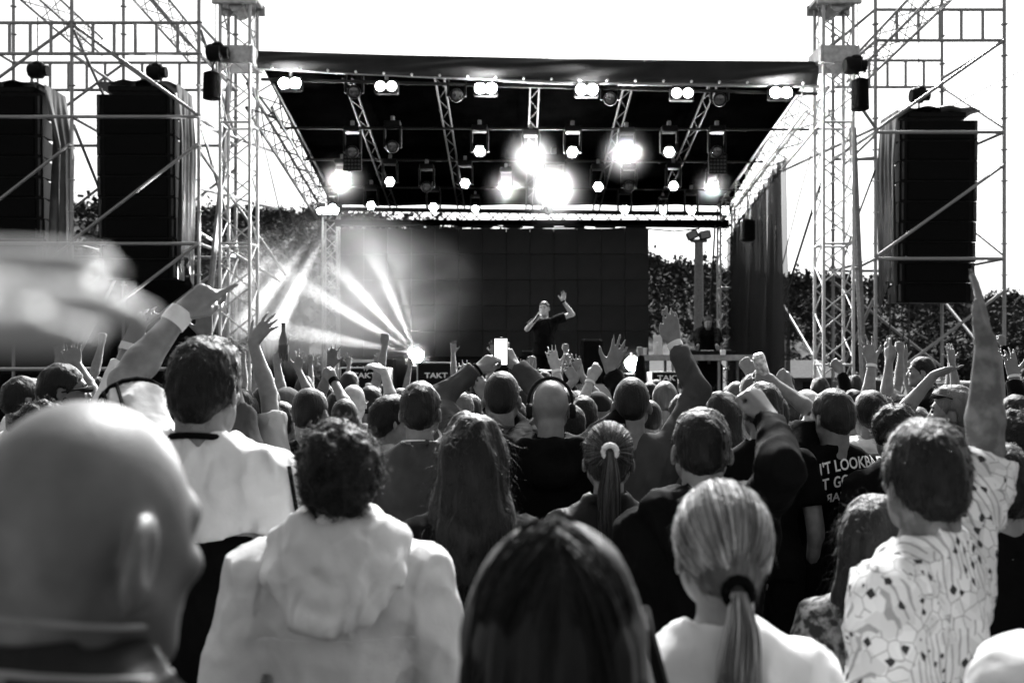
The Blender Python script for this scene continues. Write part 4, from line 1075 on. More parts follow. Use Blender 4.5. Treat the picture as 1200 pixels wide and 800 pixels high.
    V, Q = fp_.surf(); V = relax(V, Q, 1, .4); link('trousers', mesh_np('trousers', V, Q), root, CL(bot))
    for q in (-1, 1):
        me = SHOE(); o = link('shoe', me, root); o.location = A(q*.108, 0, 0); o.scale = (s*q, s, s)
    # ---- hair and hats
    if hair != 'bald': make_hair(root, hair, hairm, hp, RH, h, lod, hf, rs, D, s, wisps)
    pr = Person(); pr.root = root; pr.hp = hp; pr.RH = RH; pr.s = s; pr.arms = arms; pr.shirt = shirt; pr.TV = TV; pr.TN = TN; pr.A = A; pr.lod = lod; pr.rs = rs; pr.loc = loc; pr.h = h
    return pr

_shoe = []
def SHOE():
    if not _shoe:
        f = Field(axis(-.08, .1, [], .014, .014), axis(-.12, .22, [], .016, .016), axis(-.004, .14, [], .012, .012))
        f.cone((0, -.045, .05), (.01, .13, .042), .048, .04, .02); f.cone((0, -.035, .05), (0, -.02, .10), .045, .045, .02)
        f.f = np.maximum(f.f, (.004-f.ax[2])[None, None, :]); V, Q = f.surf()
        me = mesh_np('shoe', relax(V, Q, 1), Q); me.materials.append(CL('shoe_rubber')); _shoe.append(me)
    return _shoe[0]

SKV = {'skin': .175, 'skin_pale': .33, 'skin_tan': .095, 'skin_dark': .05}
def SK(n):
    if n not in MATS:
        mat(n, SKV[n], .48, 0, .16, 30, .12, 260, spec=.45)
        b = MATS[n].node_tree.nodes['Principled BSDF']; b.inputs['Subsurface Weight'].default_value = .0
    return MATS[n]
CLV = {'cloth_black': .0045, 'cloth_char': .035, 'cloth_dark': .062, 'cloth_grey': .09, 'cloth_mid': .2, 'cloth_light': .45, 'cloth_white': .72, 'cloth_cream': .66,
       'trousers_black': .005, 'trousers_denim': .05, 'trousers_grey': .14, 'shoe_rubber': .03, 'nylon_white': .56, 'nylon_dark': .02}
def folds(m, k):
    """coarser cloth creases on top of the weave"""
    n = m.node_tree; b = n.nodes['Principled BSDF']; old = b.inputs['Normal'].links[0].from_node
    tc = n.nodes.new('ShaderNodeTexCoord'); nz = n.nodes.new('ShaderNodeTexNoise'); nz.noise_type = 'RIDGED_MULTIFRACTAL' if hasattr(nz, 'noise_type') else nz.noise_type
    nz.inputs['Scale'].default_value = 5.5; nz.inputs['Detail'].default_value = 2.0; nz.inputs['Distortion'].default_value = 1.4
    mp = n.nodes.new('ShaderNodeMapping'); mp.inputs['Rotation'].default_value = (.3, .5, .4); mp.inputs['Scale'].default_value = (1.5, 1.0, .75)
    n.links.new(tc.outputs['Object'], mp.inputs['Vector']); n.links.new(mp.outputs[0], nz.inputs['Vector'])
    bp = n.nodes.new('ShaderNodeBump'); bp.inputs['Strength'].default_value = k; bp.inputs['Distance'].default_value = .05
    n.links.new(nz.outputs['Fac'], bp.inputs['Height']); n.links.new(bp.outputs[0], old.inputs['Normal'])
    return m
def CL(n):
    if n in MATS: return MATS[n]
    v = CLV[n]
    return folds(mat(n, v, .85 if 'nylon' not in n else .5, 0, .12 if v > .3 else .3, 6, .35, 22, spec=.04 if v < .1 else .2), .9 if 'nylon' in n else .55)
HAV = {'hair_black': .004, 'hair_dark': .007, 'hair_brown': .018, 'hair_grey': .09, 'hair_blond': .64, 'hair_fair': .13, 'hair_white': .35, 'knit_black': .008, 'cap_black': .010, 'cap_grey': .10, 'cap_white': .6}
def HA(n):
    if n in MATS: return MATS[n]
    m = mat(n, HAV[n], .5 if 'hair' in n else .8, 0, .55 if n == 'hair_blond' else .4, 26, .5 if 'hair' in n else .2, 90, spec=.22 if 'hair' in n else .15, stretch=(1, 1, .12), sheen=.13 if 'hair' in n else 0)
    return m

def make_hair(root, hair, hm, hp, RH, h, lod, hf, rs, D, s, wisps=True):
    c = hp(0, 0, 0)
    long_ = hair in ('long', 'longwavy'); hg = hf if lod else .0064
    lo, hi = c-.16*h, c+.16*h
    if long_: lo = lo-np.array([.06, .10, .46])*h; hi = hi+np.array([.06, .02, .02])*h
    fh = Field(*[axis(lo[i], hi[i], [], hg*(1.6 if long_ and i == 2 else 1.15), hg*(1.6 if long_ and i == 2 else 1.15)) for i in range(3)])
    th = {'buzz': .0035, 'short': .009, 'thick': .013, 'curly': .022, 'long': .020, 'longwavy': .024, 'pony': .010, 'balding': .006, 'cap': .016, 'bandana': .013, 'bucket': .018, 'spiky': .014, 'bun': .010}[hair]
    fh.ell(hp(0, -.012, .022), (np.array([.075, .094, .094])+th)*h, 0, RH)
    fh.cone(hp(0, -.058, -.03), hp(0, -.045, -.06), (.046+th*.8)*h, (.036+th*.5)*h, .03*h)
    if hair == 'spiky': fh.ell(hp(0, .02, .075), np.array([.06, .07, .05])*h, .02*h, RH)
    if hair == 'thick': fh.ell(hp(.01, .01, .075), np.array([.07, .085, .055])*h, .02*h, RH); fh.cone(hp(0, -.06, -.04), hp(0, -.052, -.075), .055*h, .04*h, .02*h)
    if long_:
        for q in (-1, 1):
            fh.cone(hp(q*.055, -.02, .0), hp(q*.075, -.045, -.16), .045*h, .045*h, .03*h); fh.cone(hp(q*.075, -.045, -.16), hp(q*.10, -.075, -.36), .05*h, .035*h, .03*h)
            fh.cone(hp(q*.035, -.06, .0), hp(q*.045, -.105, -.20), .05*h, .045*h, .04*h); fh.cone(hp(q*.045, -.105, -.20), hp(q*.05, -.10, -.42), .05*h, .03*h, .04*h)
        fh.cone(hp(0, -.06, 0), hp(0, -.11, -.22), .05*h, .045*h, .04*h); fh.cone(hp(0, -.11, -.22), hp(0, -.10, -.44), .045*h, .03*h, .04*h)
    I, x, y, z = fh.near(.04)
    # head-local coordinates of those cells
    inv = RH.T; dx = np.stack([x-c[0], y-c[1], z-c[2]], 1) @ inv.T/h; lx, ly, lz = dx[:, 0], dx[:, 1], dx[:, 2]
    o = rs.uniform(0, 30)
    if hair in ('curly',): n_ = .012*vnoise(x*42+o, y*42, z*42)+.006*vnoise(x*90, y*90+o, z*90)
    elif hair in ('short', 'thick', 'spiky'): n_ = .005*vnoise(x*40+o, y*40, z*22)+.004*vnoise(x*90, y*90+o, z*50)
    elif hair in ('buzz', 'balding'): n_ = .0015*vnoise(x*60+o, y*60, z*60)
    elif hair == 'long': n_ = .004*vnoise(x*70+o, y*70, z*3)+.006*vnoise(x*28+o, y*28, z*2)
    elif hair == 'longwavy': n_ = .012*vnoise(x*24+o, y*24, z*9)+.006*vnoise(x*60, y*60+o, z*12)
    elif hair in ('pony', 'bun'): n_ = .003*vnoise(x*60+o, y*20, z*60)
    else: n_ = .002*vnoise(x*25+o, y*25, z*25)
    fh.f[I] -= (n_*h).astype(np.float32)
    # hairline
    G0 = np.stack(np.meshgrid(fh.ax[0]-c[0], fh.ax[1]-c[1], fh.ax[2]-c[2], indexing='ij'), -1) @ inv.T/h
    gx, gy, gz = G0[..., 0], G0[..., 1], G0[..., 2]
    if hair in ('cap', 'bandana'): cut = (.012 if hair == 'cap' else -.03)-gz+gy*(.12 if hair == 'cap' else .35)
    elif hair == 'bucket': cut = -.012-gz
    else:
        cut = np.maximum(-.018-(gz-gy)*.72, -.085-gz) if not long_ else np.maximum(gy-.055-(gz*.55), -9)
        cut = np.maximum(cut, np.minimum(np.minimum(.018-np.abs(gy+.006), gz*-1+.012), np.abs(gx)-.066)) if not long_ and hair not in ('curly', 'thick') else cut
        if hair == 'balding': cut = np.maximum(cut, .052-np.sqrt((gx)**2+(gy-.03)**2*.6+(gz-.12)**2*.8)*1.0)
    fh.f = np.maximum(fh.f, ((cut+(.005*vnoise(gx*70+o, gy*70, gz*70)+.005*vnoise(gx*28+o, gy*28, gz*28) if hair not in ('cap', 'bandana', 'bucket') else 0))*h).astype(np.float32))
    V, Q = fh.surf()
    if len(V) == 0: return
    V = relax(V, Q, 1, .35)
    nm = {'cap': 'cap', 'bandana': 'bandana', 'bucket': 'bucket_hat'}.get(hair, 'hair')
    ho = link(nm, mesh_np(nm, V, Q), root, HA(hm))
    N = vnormals(V, Q)
    if hair == 'cap':
        br = MB()
        def brim(u, v): a = R(-58+116*u); r_ = .098+.07*v*math.cos(a*.9); return tuple(hp(math.sin(a)*.092*(1+.12*v), math.cos(a)*(.092+.075*v), .020-.012*v+.004*0-.02*abs(math.sin(a))*v))
        br.grid(brim, 14, 4); br.build('brim', HA(hm), ho, True)
    if hair == 'bucket':
        br = MB(); br.grid(lambda u, v: tuple(hp(math.sin(u*6.2832)*(.088+.055*v), -.012+math.cos(u*6.2832)*(.106+.055*v), .0-.045*v)), 26, 4); br.build('brim', HA(hm), ho, True)
    # loose strands give the outline its fringe
    if nm == 'hair' and lod < 2 and wisps:
        cnt = {'buzz': 1500, 'balding': 900, 'short': 2600, 'spiky': 2600, 'thick': 3600, 'curly': 3600, 'long': 1500, 'longwavy': 2200, 'pony': 1600, 'bun': 1400}[hair]
        cnt = int(cnt*(.6 if lod == 0 else .26))
        L0 = {'buzz': .006, 'balding': .006, 'short': .011, 'spiky': .024, 'thick': .018, 'curly': .022, 'long': .10, 'longwavy': .07, 'pony': .035, 'bun': .03}[hair]*h
        idx = rs.integers(0, len(V), cnt); p = V[idx]; nn_ = N[idx]
        flow = np.tile(RH @ np.array([0, -.35, -1.0]), (cnt, 1)); flow = flow-nn_*np.sum(flow*nn_, 1)[:, None]; flow /= np.maximum(np.linalg.norm(flow, axis=1), .2)[:, None]
        mixv = {'buzz': 1.6, 'balding': 1.4, 'short': .4, 'spiky': 1.3, 'thick': .25, 'curly': .7, 'long': .10, 'longwavy': .16, 'pony': .12, 'bun': .15}[hair]
        dirs = flow+nn_*mixv+rs.normal(size=(cnt, 3))*(.35 if hair not in ('long', 'pony', 'bun') else .10); dirs /= np.linalg.norm(dirs, axis=1)[:, None]
        cnt_seg = 4; Mseg = cnt_seg if hair not in ('curly', 'longwavy') else 5; tt = np.linspace(0, 1, Mseg)[None, :, None]; Lr = (L0*rs.uniform(.5, 1.3, cnt))[:, None, None]
        C = p[:, None, :]+dirs[:, None, :]*tt*Lr
        if hair in ('curly', 'longwavy'):
            ph = rs.uniform(0, 6.28, cnt)[:, None, None]; ax = np.cross(dirs, rs.normal(size=(cnt, 3)))[:, None, :]; ax2 = np.cross(dirs[:, None, :], ax)
            C = C+(ax*np.sin(ph+tt*7)+ax2*np.cos(ph+tt*7))*.010*h*tt**.5
        if long_: C[..., 2] -= (tt[..., 0]**2)*.02*h
        VV, QQ = ribbons(C, (.0006 if hair in ('buzz', 'balding') else .0008)*(1 if D < 3 else 1.4), rs)
        so_ = link('hair_strands', mesh_np('strands', VV, QQ, False), ho, HA(hm)); so_['kind'] = 'stuff'

# ---- accessories
def wristband(p, side, m='cloth_white', t=.86, w=.018, r=.034):
    for sgn, S, E, W_, d, n, pose, spec in p.arms:
        if sgn == side:
            a = E+(W_-E)*(t); dd = norm(W_-E); s = p.s
            MB().path([tuple(a+dd*w*k*s) for k in (0, .5, 1)], [(r)*s, (r+.001)*s, (r-.001)*s], 14).build('wristband', CL(m), p.root, True)
def face(p, beard=None, glasses=False):
    for q in (-1, 1):
        MB().lathe([(.001, -.009*p.h), (.009*p.h, -.004*p.h), (.011*p.h, .002*p.h), (.006*p.h, .009*p.h), (.001, .011*p.h)], tuple(p.hp(q*.031, .083, .004)), 10, Matrix(p.RH.tolist()) @ Matrix.Rotation(R(-90), 3, 'X')).build('eye', HA('hair_dark'), p.root, True)
        MB().path([tuple(p.hp(q*.014, .094, .022)), tuple(p.hp(q*.032, .093, .028)), tuple(p.hp(q*.048, .078, .022))], [.004*p.h]*3, 6).build('eyebrow', HA('hair_dark'), p.root, True)
    if beard:
        f = Field(*[axis(p.hp(0, 0, -.07)[i]-.13*p.h, p.hp(0, 0, -.07)[i]+.13*p.h, [], .007, .007) for i in range(3)])
        h = p.h
        for q in (-1, 1): f.cone(p.hp(q*.058, .005, -.045), p.hp(q*.018, .074, -.100), .021*h, .026*h, .02*h)
        f.cone(p.hp(-.018, .085, -.103), p.hp(.018, .085, -.103), .026*h, .026*h, .02*h); f.cone(p.hp(-.022, .09, -.052), p.hp(.022, .09, -.052), .010*h, .010*h, .008*h)
        f.ell(p.hp(0, .100, -.068), np.array([.014, .02, .008])*h, .004*h, p.RH, cut=True)
        I, x, y, z = f.near(.03); f.f[I] -= (.004*vnoise(x*70, y*70, z*50)).astype(np.float32)
        V, Q = f.surf(); link('beard', mesh_np('beard', relax(V, Q, 1), Q), p.root, HA(beard))
def glasses_on(p, where='eyes', m='knit_black'):
    z, y = (.004, .105) if where == 'eyes' else (.075, .075)
    g_ = MB()
    for q in (-1, 1):
        g_.path([tuple(p.hp(q*.008, y, z)), tuple(p.hp(q*.03, y+.003, z+.002)), tuple(p.hp(q*.062, y-.018, z)), tuple(p.hp(q*.085, y-.05, z+.002)), tuple(p.hp(q*.085, -.01, z-.01))], [.006*p.h, .016*p.h, .012*p.h, .004*p.h, .003*p.h], 8)
    g_.build('sunglasses', HA(m), p.root, True)
# ================================================================== the cast
def arm(w, tip=None, pose='open', dy=.22, el=None, **k):
    d = dict(w=w, pose=pose, dy=dy); d.update(k)
    if tip: d['tip'] = tip
    if el: d['el'] = el
    return d
def strands(p, C, wid, m, parent=None, name='hair_strands'):
    V, Q = ribbons(C, wid, p.rs); o = link(name, mesh_np(name, V, Q, False), parent or p.root, HA(m)); o['kind'] = 'stuff'; return o
def slerp_dirs(a, b, t):
    a /= np.linalg.norm(a, axis=-1, keepdims=True); b = b/np.linalg.norm(b, axis=-1, keepdims=True)
    om = np.arccos(np.clip(np.sum(a*b, -1, keepdims=True), -.9999, .9999)); return (np.sin((1-t)*om)*a+np.sin(t*om)*b)/np.sin(om)
def head_pts(p, q): # (...,3) head-local -> person-local
    sh = q.shape; q = q.reshape(-1, 3)
    out = np.array(p.hp(0, 0, 0))+(q @ p.RH.T)*p.h
    return out.reshape(sh)
def ponytail(p, n, light, dark, tail=.34, tie=(0, -.108, -.055), wid=.0011, wave=.012, tie_m='cloth_black', drift=0.0):
    rs = p.rs; tie = np.array(tie); c0 = np.array([0, -.012, .022]); rad = np.array([.087, .106, .106])
    for m, k in ((light, .6), (dark, .4)):
        N = int(n*k); ph = rs.uniform(-math.pi, math.pi, N)
        st = np.stack([np.sin(ph)*.8, np.cos(ph)*.75-.0, np.where(np.cos(ph) > 0, .55*np.cos(ph)+.1, -.45+.45*(1+np.cos(ph)))+rs.uniform(-.15, .5, N)], 1)
        t = np.linspace(0, 1, 12)[None, :, None]
        d = slerp_dirs(np.tile(st[:, None, :], (1, 12, 1)), np.tile(((tie-c0)/rad)[None, None, :], (N, 12, 1)), t)
        r = 1+rs.uniform(-.02, .05, N)[:, None, None]*np.sin(t*math.pi)
        C = c0+d*rad*r
        strands(p, head_pts(p, C), wid, m)
        a = rs.uniform(0, 6.28, N); rr = np.sqrt(rs.random(N))*.020; T = 14; t = np.linspace(0, 1, T)
        w_ = (np.sin(t*math.pi*.85)*.85+.45)[None, :]; L = tail*rs.uniform(.75, 1.05, N)[:, None]
        x = np.cos(a)[:, None]*rr[:, None]*w_*1.5+wave*np.sin(t*7+1)[None, :]*t[None, :]+drift*t[None, :]**2
        y = tie[1]-.012-np.sin(t*2.2)[None, :]*.028+np.sin(a)[:, None]*rr[:, None]*w_+.03*t[None, :]**2
        z = tie[2]-L*t[None, :]
        strands(p, head_pts(p, np.stack([x+0*z, y+0*z, z], 2)), wid, m)
    b = head_pts(p, tie[None, :]+np.array([[0, 0, 0]]))[0]; M_ = Matrix(p.RH.tolist())
    ring = [tuple(b+np.array(M_ @ Vector((math.cos(k*.524)*.022, -.01, math.sin(k*.524)*.022)))*p.h) for k in range(13)]
    MB().path(ring, .010*p.h, 8).build('hair_tie', CL(tie_m), p.root, True)
def back_surface(p, x, z, offy=-.004):
    """outermost back point of the garment at local x, z"""
    V = p.TV[p.TV[:, 1] < .0]; out = np.empty(len(x))
    for i in range(len(x)):
        d2 = (V[:, 0]-x[i])**2+(V[:, 2]-z[i])**2; k = np.argsort(d2)[:7]; out[i] = np.average(V[k, 1], weights=1/(d2[k]+1e-5))
    return out+offy
def print_text(p, txt, size, x0, z0, m=None, mirror=False, arc=0.0, sx=1.0, slope=0.0):
    me = text_mesh(txt, size, .001, 'lettering', mirror, 3); me.materials.append(m or M_white)
    v = np.empty(len(me.vertices)*3); me.vertices.foreach_get('co', v); v = v.reshape(-1, 3)
    x = x0+v[:, 0]*sx; z = z0+v[:, 1]-arc*(v[:, 0]*sx)**2+slope*v[:, 0]
    y = back_surface(p, x, z, -.006)-np.where(v[:, 2] > 0, .001, 0)
    me.vertices.foreach_set('co', np.stack([x, y, z], 1).ravel()); me.update()
    link('lettering', me, p.root)
def ring_on(p, c, axis_, r, t, m, name):
    q = Vector(axis_).to_track_quat('Z', 'Y'); MB().path([tuple(Vector(c)+q @ Vector((math.cos(k*.3927)*r, math.sin(k*.3927)*r, 0))) for k in range(17)], t, 7).build(name, CL(m), p.root, True)
def headphones(p, m='cap_black', pale=False):
    pts = [tuple(p.hp(math.sin(a)*.094, -.005, .02+math.cos(a)*.106)) for a in np.linspace(-1.75, 1.75, 14)]
    hb = MB().path(pts, .008*p.h, 6).build('headphones', HA('cap_grey' if pale else m), p.root, True)
    for q in (-1, 1): MB().lathe([(.03*p.h, -.012), (.034*p.h, 0), (.03*p.h, .014)], tuple(p.hp(q*.092, -.005, -.015)), 12, Matrix(p.RH.tolist()) @ Matrix.Rotation(R(90), 3, 'Y')).build('ear_cup', HA(m), hb, True)

# printed and speckled fabrics
def pattern_mat(name, base, dark, scale, kind):
    m = bpy.data.materials.new(name); m.use_nodes = True; MATS[name] = m; n = m.node_tree; b = n.nodes['Principled BSDF']; b.inputs['Roughness'].default_value = .8; b.inputs['Specular IOR Level'].default_value = .2
    tc = n.nodes.new('ShaderNodeTexCoord'); v = n.nodes.new('ShaderNodeTexVoronoi'); v.inputs['Scale'].default_value = scale
    cr = n.nodes.new('ShaderNodeValToRGB'); n.links.new(tc.outputs['Object'], v.inputs['Vector'])
    if kind == 'print':
        v.distance = 'MANHATTAN'; v2 = n.nodes.new('ShaderNodeTexVoronoi'); v2.feature = 'DISTANCE_TO_EDGE'; v2.inputs['Scale'].default_value = scale*.62; v2.inputs['Randomness'].default_value = .8; n.links.new(tc.outputs['Object'], v2.inputs['Vector'])
        e = n.nodes.new('ShaderNodeMath'); e.operation = 'LESS_THAN'; e.inputs[1].default_value = .030; n.links.new(v2.outputs['Distance'], e.inputs[0])
        sp = n.nodes.new('ShaderNodeSeparateColor'); n.links.new(v.outputs['Color'], sp.inputs[0])
        c1 = n.nodes.new('ShaderNodeMath'); c1.operation = 'LESS_THAN'; c1.inputs[1].default_value = .22; n.links.new(sp.outputs[0], c1.inputs[0])
        c2 = n.nodes.new('ShaderNodeMath'); c2.operation = 'LESS_THAN'; c2.inputs[1].default_value = .62; n.links.new(v.outputs['Distance'], c2.inputs[0])
        a = n.nodes.new('ShaderNodeMath'); a.operation = 'MULTIPLY'; n.links.new(c1.outputs[0], a.inputs[0]); n.links.new(c2.outputs[0], a.inputs[1])
        e5 = n.nodes.new('ShaderNodeMath'); e5.operation = 'MULTIPLY'; e5.inputs[1].default_value = .55; n.links.new(e.outputs[0], e5.inputs[0])
        nm_ = n.nodes.new('ShaderNodeTexNoise'); nm_.inputs['Scale'].default_value = 11; n.links.new(tc.outputs['Object'], nm_.inputs['Vector'])
        gt = n.nodes.new('ShaderNodeMath'); gt.operation = 'GREATER_THAN'; gt.inputs[1].default_value = .5; n.links.new(nm_.outputs['Fac'], gt.inputs[0])
        wv_ = n.nodes.new('ShaderNodeTexWave'); wv_.inputs['Scale'].default_value = 16; wv_.inputs['Distortion'].default_value = 2.5; n.links.new(tc.outputs['Object'], wv_.inputs['Vector'])
        wl = n.nodes.new('ShaderNodeMath'); wl.operation = 'LESS_THAN'; wl.inputs[1].default_value = .16; n.links.new(wv_.outputs['Fac'], wl.inputs[0])
        pick = n.nodes.new('ShaderNodeMix'); pick.data_type = 'FLOAT'; n.links.new(gt.outputs[0], pick.inputs[0]); n.links.new(e5.outputs[0], pick.inputs[2])
        w5 = n.nodes.new('ShaderNodeMath'); w5.operation = 'MULTIPLY'; w5.inputs[1].default_value = .5; n.links.new(wl.outputs[0], w5.inputs[0]); n.links.new(w5.outputs[0], pick.inputs[3]); e5 = pick
        mx = n.nodes.new('ShaderNodeMath'); mx.operation = 'MAXIMUM'; n.links.new(a.outputs[0], mx.inputs[0]); n.links.new(e5.outputs[0], mx.inputs[1]); fac = mx.outputs[0]
        cell = n.nodes.new('ShaderNodeMapRange'); v3 = n.nodes.new('ShaderNodeTexVoronoi'); v3.inputs['Scale'].default_value = scale*.55; n.links.new(tc.outputs['Object'], v3.inputs['Vector'])
        s3 = n.nodes.new('ShaderNodeSeparateColor'); n.links.new(v3.outputs['Color'], s3.inputs[0]); n.links.new(s3.outputs[1], cell.inputs['Value']); cell.inputs['To Min'].default_value = base*.72; cell.inputs['To Max'].default_value = base
        mc = n.nodes.new('ShaderNodeMix'); mc.data_type = 'FLOAT'; n.links.new(fac, mc.inputs[0]); n.links.new(cell.outputs[0], mc.inputs[2]); mc.inputs[3].default_value = dark
        n.links.new(mc.outputs[0], b.inputs['Base Color'])
    else:
        nz = n.nodes.new('ShaderNodeTexNoise'); nz.inputs['Scale'].default_value = scale; nz.inputs['Detail'].default_value = 6; n.links.new(tc.outputs['Object'], nz.inputs['Vector'])
        cr.color_ramp.elements[0].position = .42; cr.color_ramp.elements[1].position = .62; cr.color_ramp.elements[0].color = (dark,)*3+(1,); cr.color_ramp.elements[1].color = (base,)*3+(1,)
        n.links.new(nz.outputs['Fac'], cr.inputs[0]); n.links.new(cr.outputs[0], b.inputs['Base Color'])
pattern_mat('fabric_print', .74, .03, 46, 'print'); pattern_mat('fabric_painted_sparkle', .30, .03, 46, 'noise'); pattern_mat('fabric_camo', .5, .04, 16, 'noise')  # glitter of the sparkle fabric is painted as pale specks
pattern_mat('skin_tattoo', .20, .10, 22, 'noise')

GC = 'people in the crowd'
# -- nearest people
p = person('bald man in a dark jacket looking aside, his blurred head filling the lower left corner', 82, 488, 1.0, ear=1.35, yaw=-26, hyaw=-4, hpitch=-10, skin='skin_tan', top='jacket', topm='nylon_dark', hair='bald', headpad=0, H=1.86, drop=.075, sc_head=1.12)
for k, zz_ in enumerate((1.512, 1.468)): ring_on(p, p.A(0, -.02, zz_), (0, .25, 1), (.088+.02*k)*p.s, .003, 'cloth_mid', 'piping')
person('person off to the side pushing a pointing hand close past the lens', 0, 0, .10, X=-.80, H=1.80, yaw=-5, top='tee', topm='cloth_white', hair='short', lod=0,
       skin='skin_pale', Rr=arm((-660, 400), (150, 345), 'flat', dy=.17, n=(0, .5, -.87), k=1.0))
p = person('man in a white three-stripe football shirt pointing up with a wristbanded arm', 240, 390, 2.75, yaw=-8, hair='thick', hairm='hair_black', top='tee', topm='cloth_white', wide=1.02, belly=.03, headpad=.022, wr=1.12, hem=1.235, drop=.075,
           L=arm((214, 364), (262, 329), 'point', dy=.36, el=(160, 458), edy=.2, n=(.2, .9, -.4)))
wristband(p, -1, t=.80, w=.05, r=.036)
ring_on(p, p.A(0, -.02, 1.468), (0, .2, 1), .074*p.s, .009, 'cloth_black', 'collar')
fj = Field(axis(-.32, .32, [], .014, .014), axis(-.30, .30, [], .014, .014), axis(.60, 1.42, [], .014, .014))      # dark jacket knotted round the waist
fj.ell(p.A(0, .02, 1.12), np.array([.19, .15, .20])*p.s, .04); fj.cone(p.A(-.07, 0, 1.0), p.A(-.07, -.01, .72), .145*p.s, .15*p.s, .05); fj.cone(p.A(.07, 0, 1.0), p.A(.07, -.01, .72), .145*p.s, .15*p.s, .05)
I_, x_, y_, z_ = fj.near(.05); fj.f[I_] -= (.012*vnoise(x_*17, y_*17, z_*4)).astype(np.float32)
fj.f = np.maximum(fj.f, (fj.ax[2]-1.262*p.s)[None, None, :]); V_, Q_ = fj.surf(); link('tied_jacket', mesh_np('tied_jacket', relax(V_, Q_, 1), Q_), p.root, CL('cloth_black'))
for sgn, S, E, W_, d, n, pose, spec in p.arms:
    e = S+(E-S)*.62; ax = norm(E-S); ring_on(p, e, ax, .0815*p.s*1.12*.97, .007, 'cloth_black', 'cuff')
    sd_ = norm(np.cross(ax, [0, 1, 0])); bk = norm(np.cross(ax, sd_)); bk = bk if bk[1] < 0 else -bk
    if sgn > 0: bk = norm(bk*.25+np.array([1.0, 0, .1])); sd_ = norm(np.cross(ax, bk))
    for k in (-1, 0, 1):
        pts = []
        for t in np.linspace(-.12, .60, 7):
            a_ = .42*k; pts.append(tuple(S+(E-S)*t+(bk*math.cos(a_)+sd_*math.sin(a_))*(.0845*p.s*1.12*.96+.004)))
        MB().path(pts, .0055, 6).build('stripe', CL('cloth_black'), p.root, True)
p = person('man with dark curly hair in a white hooded windbreaker', 398, 480, 2.3, yaw=4, hair='curly', hairm='hair_black', top='jacket', topm='nylon_white', extra=('hood',), wide=1.12, headpad=.038, L=None, Rr=None, hpitch=4, drop=.07)
ring_on(p, p.A(0, -.02, 1.478), (0, .15, 1), .066*p.s, .024, 'cloth_black', 'neck_warmer')
xs_ = np.linspace(-.19, .19, 26); MB().path([(x_, y_, 1.235*p.s) for x_, y_ in zip(xs_, back_surface(p, xs_, np.full(26, 1.235*p.s), .002))], .0035, 5).build('yoke_seam', CL('nylon_white'), p.root, True)
p = person('woman with long straight dark hair parted in the middle, seen close from behind', 648, 607, 1.15, yaw=2, hair='long', hairm='hair_black', top='long', topm='cloth_black', female=True, headpad=.026, sc_head=1.06, wisps=False)
rs_ = p.rs; N = 3200; ph = rs_.uniform(-math.pi, math.pi, N); T = 18
front = np.clip(np.cos(ph), 0, 1)
st = np.stack([np.sign(np.sin(ph))*.012*rs_.random(N), np.clip(np.cos(ph)*.9+rs_.normal(size=N)*.15, -.65, .85), np.full(N, 1.0)], 1)
eq = np.stack([np.sin(ph), np.cos(ph)*.9-.25, -.15+0*ph], 1)
t1 = np.linspace(0, 1, 10)[None, :, None]
d_ = slerp_dirs(np.tile(st[:, None, :], (1, 10, 1)), np.tile(eq[:, None, :], (1, 10, 1)), t1)
rad_ = np.array([.098, .117, .117]); lay = (1+rs_.uniform(-.05, .035, N))[:, None, None]
C1 = np.array([0, -.012, .022])+d_*rad_*lay
e_ = C1[:, -1, :]; t2 = np.linspace(0, 1, 9)[None, 1:, None]
C2 = e_[:, None, :]+np.concatenate([e_[:, None, 0:1]*.34*t2+rs_.normal(size=(N, 1, 1))*.012*t2, -.03*t2+rs_.normal(size=(N, 1, 1))*.012*t2+0*t2, -(.30+.12*rs_.random((N, 1, 1)))*t2], 2)
keep = (e_[:, 1] < .045)
C = np.concatenate([C1, C2], 1)[keep]
for _ in range(6): C[:, 1:-1] = .5*C[:, 1:-1]+.25*(C[:, :-2]+C[:, 2:])
C = head_pts(p, C); h2 = len(C)//2
strands(p, C[:h2], .0016, 'hair_black'); strands(p, C[h2:], .0014, 'hair_dark')
p = person('woman with a blonde ponytail and black hair tie in a white top', 845, 557, 1.72, yaw=3, hair='pony', hairm='hair_fair', top='tee', topm='cloth_white', female=True, headpad=.014, wide=.98, skin='skin_pale')
ponytail(p, 2600, 'hair_blond', 'hair_fair', .30, wave=.010, wid=.0013)
st_ = [tuple(p.A(x, y, z)) for x, y, z in ((-.13, .06, 1.49), (-.145, -.06, 1.475), (-.13, -.14, 1.38), (-.09, -.155, 1.2))]
MB().path(st_, .011, 8).build('bag_strap', CL('cloth_black'), p.root, True)
person('person in a white shirt whose shoulder rises into the lower right corner', 1315, 560, 1.45, H=1.78, yaw=12, top='tee', topm='cloth_white', hair='short', hairm='hair_dark', wide=1.05)
p = person('man in a boldly printed pale shirt holding a tattooed arm straight up', 1080, 490, 2.15, yaw=40, hyaw=-34, hair='thick', hairm='hair_black', top='bigtee', topm='fabric_print', skin='skin_tattoo', wide=.92, headpad=.012, wr=1.04,
           drop=.06, Rr=arm((1156, 402), (1143, 317), 'flat', dy=.24, el=(1176, 556), edy=.34, n=(-.9, .45, 0)))
person('short woman with wavy brown hair in a grey glittering jacket beside the printed shirt', 1028, 572, 2.5, yaw=-14, hair='longwavy', hairm='hair_brown', top='jacket', topm='fabric_painted_sparkle', female=True, headpad=.03)
